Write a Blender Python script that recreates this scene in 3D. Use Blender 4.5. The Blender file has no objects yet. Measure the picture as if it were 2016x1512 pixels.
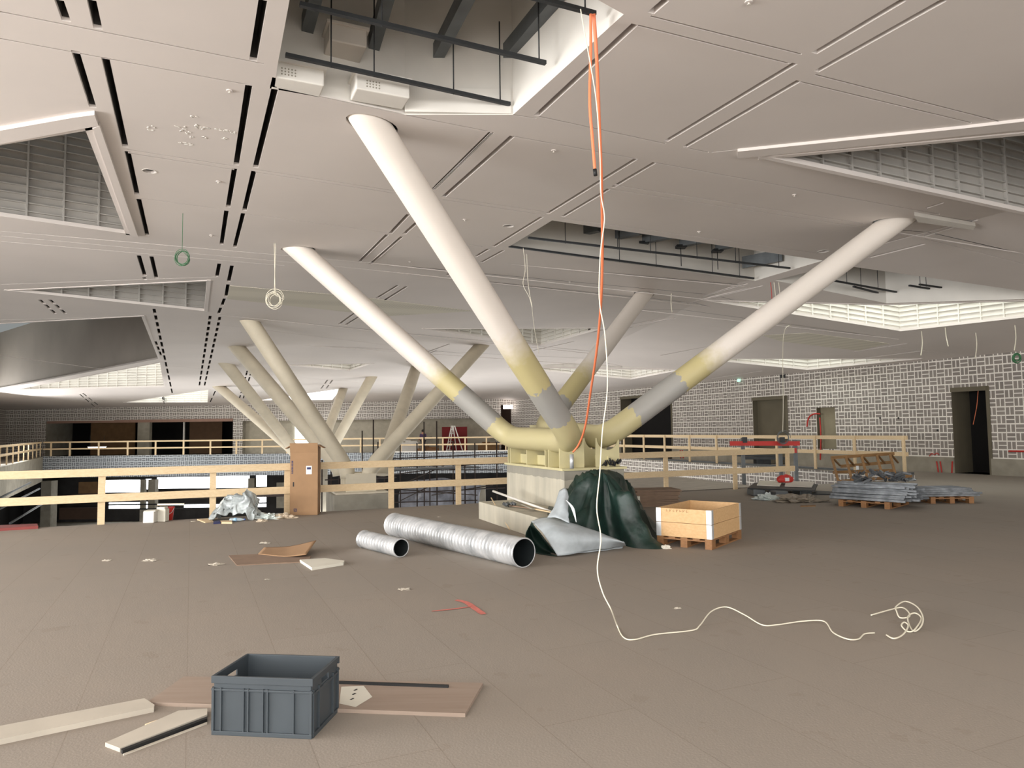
import bpy, bmesh, math, random
from mathutils import Vector, Matrix, geometry, noise
random.seed(7)
C = bpy.context.scene.collection
V = Vector
# ---------------------------------------------------------------- camera
FPX, EYE = 1400.0, 1.7
PITCH, ROLL = math.atan(89 / 1400.0), -0.012
cam = bpy.data.cameras.new('camera')
cam.sensor_width = 36; cam.lens = FPX * 36 / 2016; cam.clip_start = .05; cam.clip_end = 400
cam_ob = bpy.data.objects.new('camera', cam); C.objects.link(cam_ob)
RC = Matrix.Rotation(math.pi/2 + PITCH, 3, 'X') @ Matrix.Rotation(ROLL, 3, 'Z')
cam_ob.matrix_world = Matrix.Translation((0, 0, EYE)) @ RC.to_4x4()
sc = bpy.context.scene; sc.camera = cam_ob
sc.view_settings.view_transform = 'Standard'; sc.view_settings.look = 'None'
sc.view_settings.gamma = 1; sc.view_settings.use_curve_mapping = False
sc.view_settings.exposure = 0.3
w = bpy.data.worlds.new('world'); sc.world = w; w.use_nodes = True
w.node_tree.nodes['Background'].inputs[0].default_value = (.75, .85, 1, 1)
w.node_tree.nodes['Background'].inputs[1].default_value = 1.0
def area(name, loc, aim, sx, sy, power, col=(1, .97, .92)):
    l = bpy.data.lights.new(name, 'AREA'); l.shape = 'RECTANGLE'; l.size = sx; l.size_y = sy
    l.energy = power; l.color = col
    o = bpy.data.objects.new(name, l); C.objects.link(o); o.location = loc
    o.rotation_euler = (V(aim) - V(loc)).to_track_quat('-Z', 'Y').to_euler(); return o
# daylight from the glazed facades to the left of and behind the viewpoint, and in the lower hall; fills are added lamps
area('daylight_left_facade', (-18.5, 5, 2.6), (2, 12, 2.8), 18, 5.0, 5200, (1, 1, 1))
area('daylight_rear_facade', (0, -7.0, 2.7), (0, 20, 4.0), 30, 5.0, 1700, (1, 1, 1))
area('fill_right', (24, 1.5, 2.6), (6, 20, 4.4), 12, 5.0, 700, (1, 1, 1))  # added fill for the right ceiling and floor, no known glazing there
area('fill_rear_overhead', (-2, -3.2, 5.3), (-2, 3.5, 0), 14, 3.5, 350, (1, 1, 1))  # downward fill added for the near floor, no known skylight there
area('fill_left_gallery', (-30.5, 33, 2.2), (10, 34, 3.2), 24, 3.0, 2000, (1, 1, 1))  # fill lamp added to brighten the far-left ceiling
area('daylight_lower_hall', (-10, 46, -3.6), (-10, 40, 0), 30, 2.0, 700, (.85, .93, 1))
area('fill_void_upwards', (-12, 34, -5.0), (-12, 34, 5), 24, 18, 600, (1, .985, .97))  # upward fill added in the void to lift the mid ceiling
area('fill_void_right', (3, 34, -4.8), (3, 33, 5), 9, 14, 520, (1, .985, .97))  # second upward fill, added for the right-hand ceiling and wall
area('fill_far_wall', (-15, 38, -4), (-15, 57, 2.6), 34, 3, 1300, (1, .985, .97))  # lamp added inside the void to brighten the far wall
# ---------------------------------------------------------------- rays
def ray(px, py): return RC @ V((px - 1008, 756 - py, -FPX))
O = V((0, 0, EYE))
def fl(px, py, z=0.0):
    d = ray(px, py); return O + d * ((z - EYE) / d.z)
def dp(px, py, y):
    d = ray(px, py); return O + d * (y / d.y)
E1 = V((-.411, .911, 0)).normalized(); E2 = V((E1.y, -E1.x, 0))
WR0, WRD = V((16.5, 22.3, 0)), V((-.4303, .9027, 0)).normalized()
WRN = V((-WRD.y, WRD.x, 0))
PL = []
FN = V((-.35, 1, 0)).normalized(); FD = V((0, 16.5, 0)).dot(FN)
G2, G3 = .035, .136
def zs(x, y):
    p = V((x, y, 0))
    return (5.5, 5.5 - G2 * (p.dot(FN) - FD), 4.0 + G3 * ((p - WR0).dot(WRN)))
def cz(x, y): return min(zs(x, y))
def cc(px, py):
    d = ray(px, py); ts = []
    for k in range(3):
        a = zs(O.x, O.y)[k]; b = zs(O.x + d.x, O.y + d.y)[k]
        den = d.z - (b - a)
        if den > 1e-9: ts.append((a - EYE) / den)
    return O + d * min(ts)
# ---------------------------------------------------------------- materials
def lin(c): return tuple(((v/255)/12.92 if v/255 <= .04045 else ((v/255+.055)/1.055)**2.4) for v in c) + (1,)
def mat(name, col, rough=.7, metal=0, var=.08, scale=3, bump=0, bscale=40, emit=0, coord='Object', alpha=1, trans=0):
    m = bpy.data.materials.new(name); m.use_nodes = True
    nt = m.node_tree; b = nt.nodes['Principled BSDF']
    c = lin(col); b.inputs['Base Color'].default_value = c
    b.inputs['Roughness'].default_value = rough; b.inputs['Metallic'].default_value = metal
    tc = nt.nodes.new('ShaderNodeTexCoord')
    if var:
        n = nt.nodes.new('ShaderNodeTexNoise'); n.inputs['Scale'].default_value = scale; n.inputs['Detail'].default_value = 5
        nt.links.new(tc.outputs[coord], n.inputs['Vector'])
        r = nt.nodes.new('ShaderNodeValToRGB')
        r.color_ramp.elements[0].position = .3; r.color_ramp.elements[1].position = .7
        r.color_ramp.elements[0].color = tuple(v*(1-var) for v in c[:3]) + (1,)
        r.color_ramp.elements[1].color = tuple(min(1, v*(1+var)) for v in c[:3]) + (1,)
        nt.links.new(n.outputs['Fac'], r.inputs['Fac']); nt.links.new(r.outputs['Color'], b.inputs['Base Color'])
    if bump:
        n2 = nt.nodes.new('ShaderNodeTexNoise'); n2.inputs['Scale'].default_value = bscale
        nt.links.new(tc.outputs[coord], n2.inputs['Vector'])
        bu = nt.nodes.new('ShaderNodeBump'); bu.inputs['Strength'].default_value = bump; bu.inputs['Distance'].default_value = .02
        nt.links.new(n2.outputs['Fac'], bu.inputs['Height']); nt.links.new(bu.outputs['Normal'], b.inputs['Normal'])
    if emit:
        b.inputs['Emission Color'].default_value = c; b.inputs['Emission Strength'].default_value = emit
    if alpha < 1: b.inputs['Alpha'].default_value = alpha
    if trans: b.inputs['Transmission Weight'].default_value = trans
    return m
class NG:   # small node helper
    def __init__(s, m): s.t = m.node_tree; s.b = s.t.nodes['Principled BSDF']
    def n(s, t, **k):
        o = s.t.nodes.new(t)
        for a, v in k.items(): setattr(o, a, v)
        return o
    def l(s, a, b): s.t.links.new(a, b)
    def math(s, op, a, b=None, c=None):
        o = s.n('ShaderNodeMath', operation=op)
        for i, v in enumerate((a, b, c)):
            if v is None: continue
            if isinstance(v, (int, float)): o.inputs[i].default_value = v
            else: s.l(v, o.inputs[i])
        return o.outputs[0]
    def mix(s, f, a, b):
        o = s.n('ShaderNodeMix', data_type='RGBA')
        for i, v in ((0, f), (6, a), (7, b)):
            if isinstance(v, (int, float, tuple)): o.inputs[i].default_value = v
            else: s.l(v, o.inputs[i])
        return o.outputs[2]
    def noise(s, vec, scale, detail=4):
        o = s.n('ShaderNodeTexNoise'); o.inputs['Scale'].default_value = scale; o.inputs['Detail'].default_value = detail
        s.l(vec, o.inputs['Vector']); return o.outputs['Fac']
def brick_mat(name, brick, mortar, M_=.28):
    m = mat(name, brick, .8, var=0); g = NG(m)
    tc = g.n('ShaderNodeTexCoord'); sx = g.n('ShaderNodeSeparateXYZ'); g.l(tc.outputs['UV'], sx.inputs[0])
    u = g.math('DIVIDE', sx.outputs[0], M_); v = g.math('DIVIDE', sx.outputs[1], M_)
    iu, iv = g.math('FLOOR', u), g.math('FLOOR', v)
    fu, fv = g.math('FRACT', u), g.math('FRACT', v)
    par = g.math('PINGPONG', g.math('ADD', iu, iv), 1.0)
    def edge(f, t):   # distance to the cell's edges
        return g.math('LESS_THAN', g.math('MINIMUM', f, g.math('SUBTRACT', 1.0, f)), t)
    def midl(f, t): return g.math('LESS_THAN', g.math('ABSOLUTE', g.math('SUBTRACT', f, .5)), t)
    em = g.math('MAXIMUM', edge(fu, .055), edge(fv, .075))
    md = g.math('ADD', g.math('MULTIPLY', midl(fv, .055), par), g.math('MULTIPLY', midl(fu, .06), g.math('SUBTRACT', 1.0, par)))
    mk = g.math('MAXIMUM', em, md)
    wn = g.n('ShaderNodeTexWhiteNoise'); cb = g.n('ShaderNodeCombineXYZ'); g.l(iu, cb.inputs[0]); g.l(iv, cb.inputs[1]); g.l(cb.outputs[0], wn.inputs['Vector'])
    c1 = lin(brick); c0 = lin(tuple(int(v*.86) for v in brick))
    bc = g.mix(wn.outputs['Value'], c0, c1)
    big = g.noise(tc.outputs['UV'], .5, 3)
    bc = g.mix(g.math('MULTIPLY', big, .35), bc, lin(tuple(min(255, int(v*1.15)) for v in brick)))
    g.l(g.mix(mk, bc, lin(mortar)), g.b.inputs['Base Color'])
    bu = g.n('ShaderNodeBump'); bu.inputs['Strength'].default_value = .3; bu.inputs['Distance'].default_value = .01
    g.l(g.math('SUBTRACT', 1.0, mk), bu.inputs['Height']); g.l(bu.outputs['Normal'], g.b.inputs['Normal'])
    return m
def wood_mat(name, a, b_, scale=3, axis=0, rough=.65):
    m = mat(name, a, rough, var=0); g = NG(m)
    tc = g.n('ShaderNodeTexCoord'); mp = g.n('ShaderNodeMapping'); g.l(tc.outputs['Object'], mp.inputs[0])
    s = [12, 12, 12]; s[axis] = 1.0; mp.inputs['Scale'].default_value = s
    n = g.noise(mp.outputs[0], scale, 6)
    n2 = g.noise(tc.outputs['Object'], 2.2, 3)
    f = g.math('MULTIPLY_ADD', n, 1.3, -.2)
    c = g.mix(f, lin(a), lin(b_))
    k = g.n('ShaderNodeTexVoronoi'); k.inputs['Scale'].default_value = 2.3; g.l(tc.outputs['Object'], k.inputs['Vector'])
    kn = g.math('LESS_THAN', k.outputs['Distance'], .045)
    c = g.mix(g.math('MULTIPLY', kn, .7), c, lin(tuple(int(v*.45) for v in b_)))
    c = g.mix(g.math('MULTIPLY', n2, .25), c, lin(b_))
    g.l(c, g.b.inputs['Base Color']); return m

M = {}
M['ceil'] = mat('ceiling_paint', (214, 206, 200), .75, var=.05, scale=.35)
M['plenum'] = mat('plenum_dark', (46, 46, 46), .9)
M['slab'] = mat('dark_soffit', (62, 60, 58), .9, var=.2, scale=1)
M['white'] = mat('white_plaster', (222, 218, 210), .7, var=.06, scale=1.5)
M['offwhite'] = mat('offwhite_panel', (205, 198, 188), .6, var=.05)
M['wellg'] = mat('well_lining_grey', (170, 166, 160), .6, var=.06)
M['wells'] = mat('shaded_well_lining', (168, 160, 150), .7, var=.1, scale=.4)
M['conc'] = mat('raw_concrete', (150, 144, 130), .85, var=.16, scale=2.2, bump=.15)
M['concl'] = mat('pale_concrete', (196, 188, 168), .85, var=0)
M['oliv'] = mat('olive_board', (104, 97, 80), .85, var=.08, scale=1.5)
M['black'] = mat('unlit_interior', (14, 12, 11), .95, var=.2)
M['brownint'] = mat('brown_board_interior', (120, 92, 62), .9, var=.12)
M['brick'] = brick_mat('basket_weave_brick', (148, 140, 133), (236, 231, 222))
M['brickb'] = brick_mat('basket_weave_brick_parapet', (112, 116, 120), (188, 194, 198))
M['pine'] = wood_mat('pine_board', (226, 204, 168), (202, 176, 136), 3)
M['pineo'] = wood_mat('crate_pine', (222, 186, 138), (196, 154, 104), 3)
M['pallet'] = wood_mat('pallet_wood', (164, 118, 74), (118, 82, 50), 3)
M['oldwood'] = wood_mat('brown_rack_wood', (150, 112, 66), (104, 74, 42), 3)
M['card'] = mat('cardboard', (152, 120, 88), .85, var=.07, scale=4)
M['cardd'] = mat('dull_cardboard', (134, 112, 94), .9, var=.12, scale=5)
M['galv'] = mat('galvanised_steel', (205, 208, 210), .4, .5, var=.16, scale=5)
M['galvd'] = mat('grey_steel_profile', (128, 132, 136), .5, .5, var=.45, scale=6)
M['steeld'] = mat('dark_steel', (58, 60, 62), .55, .5, var=.15, scale=6)
M['steelg'] = mat('grey_duct_steel', (104, 108, 110), .5, .5, var=.15, scale=4)
M['rust'] = mat('scaffold_tube', (62, 52, 48), .7, .4, var=.25, scale=5)
M['red'] = mat('red_paint', (186, 44, 36), .5, var=.08)
M['redd'] = mat('dark_red_fabric', (110, 20, 22), .8, var=.08)
M['crate'] = mat('blue_grey_plastic', (62, 69, 74), .5, var=.06, scale=4)
M['green'] = mat('dark_green_tarp', (17, 42, 35), .5, var=.4, scale=4, bump=.5, bscale=9)
M['greyl'] = mat('grey_film', (176, 184, 188), .4, var=.14, scale=6, bump=.2, bscale=9)
M['film'] = mat('clear_plastic_film', (196, 204, 200), .3, var=.3, scale=5, bump=.5, bscale=10)
M['orange'] = mat('orange_cable', (234, 130, 88), .5, var=0)
M['wcable'] = mat('white_cable', (226, 220, 200), .5, var=0)
M['gcable'] = mat('green_cable', (52, 104, 66), .5, var=0)
M['yel'] = mat('yellow_primer', (200, 191, 148), .6, var=.05, scale=5)
M['foam'] = mat('white_foam_board', (214, 210, 196), .8, var=.05)
M['plank'] = mat('dusty_white_plank', (184, 176, 162), .8, var=.08)
M['paper'] = mat('white_paper_label', (225, 228, 230), .8, var=0)
M['ink'] = mat('blue_ink', (48, 52, 92), .8, var=0)
M['blk'] = mat('black_rubber', (22, 22, 22), .6, var=0)
M['skin'] = mat('skin', (150, 104, 80), .6, var=0)
M['purple'] = mat('purple_cloth', (66, 48, 78), .9, var=.1)
M['hair'] = mat('dark_hair', (24, 20, 18), .8, var=0)
def emis(name, col, s):
    m = bpy.data.materials.new(name); m.use_nodes = True; nt = m.node_tree
    nt.nodes.remove(nt.nodes['Principled BSDF']); e = nt.nodes.new('ShaderNodeEmission')
    e.inputs[0].default_value = lin(col); e.inputs[1].default_value = s
    nt.links.new(e.outputs[0], nt.nodes['Material Output'].inputs[0]); return m
M['sky1'] = emis('overcast_sky_dim', (240, 240, 236), 2.2)
M['sky0'] = emis('overcast_sky_faint', (236, 236, 230), .7); M['skyd'] = emis('covered_skylight', (225, 230, 228), .28)
M['sky2'] = emis('overcast_sky', (240, 246, 240), 3.2)
M['sky3'] = emis('overcast_sky_bright', (250, 252, 255), 6)
M['tube'] = emis('fluorescent_tube', (255, 246, 240), 6)
M['tubew'] = emis('warm_lamp', (255, 214, 150), 6)
M['exitg'] = emis('exit_sign_green', (190, 255, 225), 1.2)
# concrete streaks on the pale plinth
g = NG(M['concl']); tc = g.n('ShaderNodeTexCoord'); mp = g.n('ShaderNodeMapping'); g.l(tc.outputs['Object'], mp.inputs[0]); mp.inputs['Scale'].default_value = (3, 3, .5)
n = g.noise(mp.outputs[0], 1.6, 5); n2 = g.noise(tc.outputs['Object'], 6, 5)
c = g.mix(g.math('MULTIPLY_ADD', n, 1.6, -.4), lin((172, 168, 154)), lin((212, 205, 186)))
c = g.mix(g.math('MULTIPLY', n2, .3), c, lin((158, 150, 130)))
sz = g.n('ShaderNodeSeparateXYZ'); g.l(tc.outputs['Object'], sz.inputs[0])
top = g.math('GREATER_THAN', g.math('MULTIPLY_ADD', n2, .06, sz.outputs[2]), .86)
g.l(g.mix(g.math('MULTIPLY', top, .6), c, lin((122, 120, 112))), g.b.inputs['Base Color'])
# floor boards: seams along E1, dust blotches
M['floor'] = mat('subfloor_boards', (150, 138, 122), .8, var=0); g = NG(M['floor'])
tc = g.n('ShaderNodeTexCoord'); mp = g.n('ShaderNodeMapping'); g.l(tc.outputs['Object'], mp.inputs[0])
mp.inputs['Rotation'].default_value = (0, 0, -math.atan2(E1.y, E1.x))
br = g.n('ShaderNodeTexBrick'); g.l(mp.outputs[0], br.inputs['Vector'])
br.inputs['Scale'].default_value = 1; br.inputs['Brick Width'].default_value = 2.5; br.inputs['Row Height'].default_value = .62
br.inputs['Mortar Size'].default_value = .0035; br.inputs['Mortar Smooth'].default_value = .3
br.inputs['Color1'].default_value = lin((142, 134, 124)); br.inputs['Color2'].default_value = lin((145, 137, 127)); br.inputs['Mortar'].default_value = lin((124, 115, 105))
n1 = g.noise(tc.outputs['Object'], .55, 5); n2 = g.noise(tc.outputs['Object'], 3.1, 6); n3 = g.noise(tc.outputs['Object'], 70, 2)
c = g.mix(g.math('MULTIPLY_ADD', n1, 1.2, -.35), br.outputs['Color'], lin((154, 142, 129)))
c = g.mix(g.math('MULTIPLY', g.math('GREATER_THAN', n2, .66), .18), c, lin((120, 106, 92)))
c = g.mix(g.math('MULTIPLY', n3, .12), c, lin((120, 108, 94)))
g.l(c, g.b.inputs['Base Color'])
bu = g.n('ShaderNodeBump'); bu.inputs['Strength'].default_value = .15; bu.inputs['Distance'].default_value = .01
g.l(n3, bu.inputs['Height']); g.l(bu.outputs['Normal'], g.b.inputs['Normal'])
# column paint: u in UV = 0..1 yellow filler, 1..2 grey primer, 2..3 yellow filler, 3.. cream paint
M['col'] = mat('column_paint_coats', (216, 208, 194), .5, var=0); g = NG(M['col'])
tc = g.n('ShaderNodeTexCoord'); sx = g.n('ShaderNodeSeparateXYZ'); g.l(tc.outputs['UV'], sx.inputs[0])
nn = g.noise(tc.outputs['Object'], 9, 2)
nb = g.noise(tc.outputs['Object'], 2, 4)
uu = g.math('ADD', sx.outputs[0], g.math('MULTIPLY', g.math('SUBTRACT', nn, .5), .35))
c = g.mix(g.math('GREATER_THAN', uu, 1), lin((192, 182, 136)), lin((158, 157, 153)))
c = g.mix(g.math('GREATER_THAN', uu, 2), c, lin((196, 184, 132)))
c = g.mix(g.math('MULTIPLY', g.math('SUBTRACT', uu, 2.75), 2.0), c, lin((232, 224, 215)))
cl = g.n('ShaderNodeClamp')
c2 = g.mix(g.math('MULTIPLY', nb, .2), c, lin((190, 178, 158)))
g.l(c2, g.b.inputs['Base Color'])
for nd in g.t.nodes:
    if nd.type == 'MIX': nd.clamp_factor = True
M['colf'] = mat('far_column_cream', (212, 202, 180), .6, var=.07, scale=2)
# perforated panels (acoustic)
M['spiral'] = mat('spiral_duct_steel', (215, 218, 220), .36, .5, var=0); g = NG(M['spiral'])
tc = g.n('ShaderNodeTexCoord'); sx = g.n('ShaderNodeSeparateXYZ'); g.l(tc.outputs['UV'], sx.inputs[0])
ng_ = g.noise(tc.outputs['Object'], 3.5, 5)
g.l(g.mix(g.math('MULTIPLY_ADD', ng_, 3, -.9), lin((166, 170, 172)), lin((222, 224, 225))), g.b.inputs['Base Color'])
for nd in g.t.nodes:
    if nd.type == 'MIX': nd.clamp_factor = True
M['ductin'] = mat('duct_inside', (40, 46, 48), .6, .3)
# ---------------------------------------------------------------- mesh helpers
def box(bm, c, s, R=None, mi=0):
    r = bmesh.ops.create_cube(bm, size=1)['verts']
    mt = Matrix.Translation(c) @ (R.to_4x4() if R else Matrix.Identity(4)) @ Matrix.Diagonal((*s, 1))
    bmesh.ops.transform(bm, matrix=mt, verts=r)
    if mi:
        for f in {f for v in r for f in v.link_faces}: f.material_index = mi
    return r
def bar(bm, p, q, w, h, up=V((0, 0, 1)), mi=0):
    p, q = V(p), V(q); d = q - p; L = d.length
    if L < 1e-6: return
    x = d / L; y = up.cross(x)
    if y.length < 1e-3: y = V((1, 0, 0)).cross(x)
    y.normalize(); z = x.cross(y)
    R = Matrix((x, y, z)).transposed()
    return box(bm, (p+q)/2, (L, w, h), R, mi)
def tube(bm, pts, r, seg=10, uvl=None, us=None, cap=True, mi=0):
    pts = [V(p) for p in pts]; rings = []
    n = len(pts); nrm = None
    for i, p in enumerate(pts):
        t = (pts[min(i+1, n-1)] - pts[max(i-1, 0)]).normalized()
        if nrm is None:
            nrm = t.cross(V((0, 0, 1)))
            if nrm.length < .01: nrm = t.cross(V((0, 1, 0)))
        nrm = (nrm - t*nrm.dot(t)).normalized(); b = t.cross(nrm)
        rr = r[i] if isinstance(r, (list, tuple)) else r
        rings.append([bm.verts.new(p + (nrm*math.cos(a) + b*math.sin(a))*rr) for a in [2*math.pi*k/seg for k in range(seg)]])
    for i in range(n-1):
        for k in range(seg):
            f = bm.faces.new((rings[i][k], rings[i][(k+1) % seg], rings[i+1][(k+1) % seg], rings[i+1][k]))
            f.smooth = True; f.material_index = mi
            if uvl is not None:
                u0, u1 = us[i], us[i+1]
                for lp, uv in zip(f.loops, ((u0, k/seg), (u0, (k+1)/seg), (u1, (k+1)/seg), (u1, k/seg))): lp[uvl].uv = uv
    if cap:
        for rg in (rings[0], rings[-1][::-1]):
            try: bm.faces.new(rg)
            except ValueError: pass
    return rings
def smooth_pts(pts, n=8):
    pts = [V(p) for p in pts]; out = []
    for i in range(len(pts)-1):
        p0, p1, p2, p3 = pts[max(i-1, 0)], pts[i], pts[i+1], pts[min(i+2, len(pts)-1)]
        for k in range(n):
            t = k/n
            out.append(.5*((2*p1) + (p2-p0)*t + (2*p0-5*p1+4*p2-p3)*t*t + (3*p1-p0-3*p2+p3)*t**3))
    out.append(pts[-1]); return out
def obj(name, bm, m, parent=None, bevel=0, recalc=True):
    if recalc: bmesh.ops.recalc_face_normals(bm, faces=bm.faces)
    me = bpy.data.meshes.new(name); bm.to_mesh(me); bm.free()
    for x in (m if isinstance(m, list) else [m]): me.materials.append(x)
    o = bpy.data.objects.new(name, me); C.objects.link(o)
    if parent is not None:
        o.parent = parent; o.matrix_parent_inverse = parent.matrix_world.inverted() if parent.type != 'EMPTY' else Matrix.Translation(parent.location).inverted() if not parent.rotation_euler.z else (Matrix.Translation(parent.location) @ Matrix.Rotation(parent.rotation_euler.z, 4, 'Z')).inverted()
    if bevel:
        b = o.modifiers.new('bevel', 'BEVEL'); b.width = bevel; b.segments = 2; b.limit_method = 'ANGLE'
    return o
def tag(o, label, cat, group=None):
    o['label'] = label; o['category'] = cat
    if group: o['group'] = group
    return o
def thing(name, label, cat, loc=(0, 0, 0), rz=0, group=None):
    o = bpy.data.objects.new(name, None); C.objects.link(o); o.empty_display_size = .2
    o.location = loc; o.rotation_euler = (0, 0, rz); return tag(o, label, cat, group)
def struct(name, bm, m, parent=None, **k):
    o = obj(name, bm, m, parent, **k)
    if parent is None: o['kind'] = 'structure'
    return o
def local(o): # child built in local coords of an empty
    return o
def lobj(name, bm, m, parent, bevel=0):   # mesh given in the thing's own coordinates
    bmesh.ops.recalc_face_normals(bm, faces=bm.faces)
    me = bpy.data.meshes.new(name); bm.to_mesh(me); bm.free()
    for x in (m if isinstance(m, list) else [m]): me.materials.append(x)
    o = bpy.data.objects.new(name, me); C.objects.link(o); o.parent = parent
    if bevel:
        b = o.modifiers.new('bevel', 'BEVEL'); b.width = bevel; b.segments = 2; b.limit_method = 'ANGLE'
    return o
def dup(root, loc=None, rot=None, label=None, group=None):
    r = root.copy(); C.objects.link(r)
    if loc is not None: r.location = loc
    if rot is not None: r.rotation_euler = rot
    if label: r['label'] = label
    if group: r['group'] = group
    for ch in list(root.children):
        c_ = ch.copy(); C.objects.link(c_); c_.parent = r
        for gch in ch.children:
            d = gch.copy(); C.objects.link(d); d.parent = c_
    return r
def nb(): return bmesh.new()
def inpoly(p, poly):
    x, y = p; r = False; n = len(poly)
    for i in range(n):
        x1, y1 = poly[i]; x2, y2 = poly[(i+1) % n]
        if (y1 > y) != (y2 > y) and x < (x2-x1)*(y-y1)/(y2-y1)+x1: r = not r
    return r
def cdt(outer, holes, extra=()):
    vs, es = [], []
    def addp(poly, close=True):
        b = len(vs); vs.extend(V((p[0], p[1])) for p in poly)
        for i in range(len(poly) - (0 if close else 1)): es.append((b+i, b+(i+1) % len(poly)))
    addp(outer)
    for h in holes: addp(h)
    for e in extra: addp(e, False)
    v2, e2, f2 = geometry.delaunay_2d_cdt(vs, es, [], 0, 1e-5)[:3]
    keep = []
    for f in f2:
        c_ = sum((v2[i] for i in f), V((0, 0)))/len(f)
        if inpoly(c_, outer) and not any(inpoly(c_, h) for h in holes): keep.append(f)
    return v2, keep
# ---------------------------------------------------------------- floor and the open void
A_ = (-13, 11.4)
VOID = [A_, (.3, 17.1), (2.5, 28), (4.4, 28), (6.65, 21.4), (6.9, 19.95), (12.7, 22.4), (0.0, 50.5), (-33.6, 51.0)]
OUTER = [(-46, -8), (36, -8), (36, 64), (-46, 64)]
v2, fs = cdt(OUTER, [VOID])
bm = nb(); vv = [bm.verts.new((v.x, v.y, 0)) for v in v2]
for f in fs: bm.faces.new([vv[i] for i in f])
bmesh.ops.recalc_face_normals(bm, faces=bm.faces)
for i in range(len(VOID)):
    a, b = VOID[i], VOID[(i+1) % len(VOID)]
    q = [bm.verts.new((*p, z)) for p, z in ((a, 0), (b, 0), (b, -.45), (a, -.45))]
    bm.faces.new(q)
floor = struct('floor', bm, M['floor'], recalc=False)
for p in floor.data.polygons:
    pass
if floor.data.polygons[0].normal.z < 0: floor.data.flip_normals()
# lower hall floor and its ceiling over the far aisle
bm = nb(); box(bm, (-5, 28, -5.75), (90, 80, .3)); struct('floor_lower', bm, M['conc'])
bm = nb(); box(bm, (-12, -4 , -2.2), (70, 10, .2)); struct('ceiling_lower', bm, M['slab'])
# landing top in pale concrete
bm = nb()
vv = [bm.verts.new((*p, .012)) for p in ((.35, 17.3), (2.5, 27.95), (4.35, 27.95), (6.6, 21.4), (6.85, 20.0))]
bm.faces.new(vv); struct('floor_landing', bm, mat('pale_landing_concrete', (176, 168, 156), .85, var=.1), recalc=False)
# ---------------------------------------------------------------- walls
def wall(name, p0, p1, z0, z1, holes, m, u_off=0, base=None, nflip=1):
    p0, p1 = V((*p0, 0)), V((*p1, 0)); d = (p1-p0).normalized(); L = (p1-p0).length
    n = V((-d.y, d.x, 0)) * nflip      # away from the room
    hp = [[(a, b), (c_, b), (c_, d_), (a, d_)] for a, b, c_, d_ in holes]
    v2, fs = cdt([(0, z0), (L, z0), (L, z1), (0, z1)], hp)
    bm = nb(); uv = bm.loops.layers.uv.new('UVMap'); vv = [bm.verts.new(p0 + d*v.x + V((0, 0, v.y))) for v in v2]
    for f in fs:
        F_ = bm.faces.new([vv[i] for i in f])
        for lp, i in zip(F_.loops, f): lp[uv].uv = (v2[i].x + u_off, v2[i].y)
    o = struct(name, bm, m)
    return o, (lambda u, z, off=0: p0 + d*u + n*off + V((0, 0, z))), d, n
def onwall(p0, p1, px, py):
    p0, p1 = V((*p0, 0)), V((*p1, 0)); d = (p1-p0).normalized(); n = V((-d.y, d.x, 0))
    r = ray(px, py); t = (p0-O).dot(n)/r.dot(n); q = O + r*t
    return (q-p0).dot(d), q.z
def wrect(p0, p1, l, t, r, b):
    u0, za = onwall(p0, p1, l, t); u1, zb = onwall(p0, p1, r, b); _, zc = onwall(p0, p1, r, t)
    lo, hi = min(u0, u1), max(u0, u1)
    return (lo, zb, hi, (za+zc)/2)
def opening(name, P, rect, depth, m_rev, m_back, inset=None):
    u0, z0, u1, z1 = rect; bm = nb()
    def q(*pts, mi=0):
        f = bm.faces.new([bm.verts.new(p) for p in pts]); f.material_index = mi
    q(P(u0, z0), P(u0, z1), P(u0, z1, depth), P(u0, z0, depth)); q(P(u1, z0), P(u1, z1), P(u1, z1, depth), P(u1, z0, depth))
    q(P(u0, z1), P(u1, z1), P(u1, z1, depth), P(u0, z1, depth)); q(P(u0, z0), P(u1, z0), P(u1, z0, depth), P(u0, z0, depth))
    q(P(u0, z0, depth), P(u1, z0, depth), P(u1, z1, depth), P(u0, z1, depth), mi=1)
    return struct(name, bm, [m_rev, m_back], recalc=False)
# right wall: from near right to the far corner
RW0 = tuple((WR0 - WRD*13)[:2]); RW1 = tuple((WR0 + WRD*38.6)[:2])
d1 = wrect(RW0, RW1, 1872, 762, 1954, 934); d2 = wrect(RW0, RW1, 1481, 781, 1554, 925)
d3 = wrect(RW0, RW1, 1607, 802, 1647, 884); d4 = wrect(RW0, RW1, 1221, 778, 1325, 900)
d1 = (d1[0], 0.0, d1[2], d1[3]); d2 = (d2[0], 0.0, d2[2], d2[3]); d4 = (d4[0], 0.0, d4[2], d4[3])
_, PR, DR, NR = wall('wall_right', RW0, RW1, -.5, 6.6, [d1, d2, d3, d4], M['brick'], nflip=-1)
NR = NR
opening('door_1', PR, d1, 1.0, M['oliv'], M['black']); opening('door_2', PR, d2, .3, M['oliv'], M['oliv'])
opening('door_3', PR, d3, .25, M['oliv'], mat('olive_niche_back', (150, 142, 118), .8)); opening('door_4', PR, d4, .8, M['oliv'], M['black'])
def lintel(name, P, rect, h=.14, t=.03, m='oliv'):
    u0, z0, u1, z1 = rect; bm = nb()
    for a, b in (((u0-.02, z1-h), (u1+.02, z1+.01)), ((u0-.04, z0), (u0+.07, z1))):
        c_ = (P(a[0], a[1], -t/2) + P(b[0], b[1], -t/2))/2
        bar(bm, P(a[0], (a[1]+b[1])/2, -t*.3), P(b[0], (a[1]+b[1])/2, -t*.3), t, b[1]-a[1])
    return struct(name, bm, M[m])
lintel('trim_1', PR, d1); lintel('trim_2', PR, d2); lintel('trim_4', PR, d4)
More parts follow.
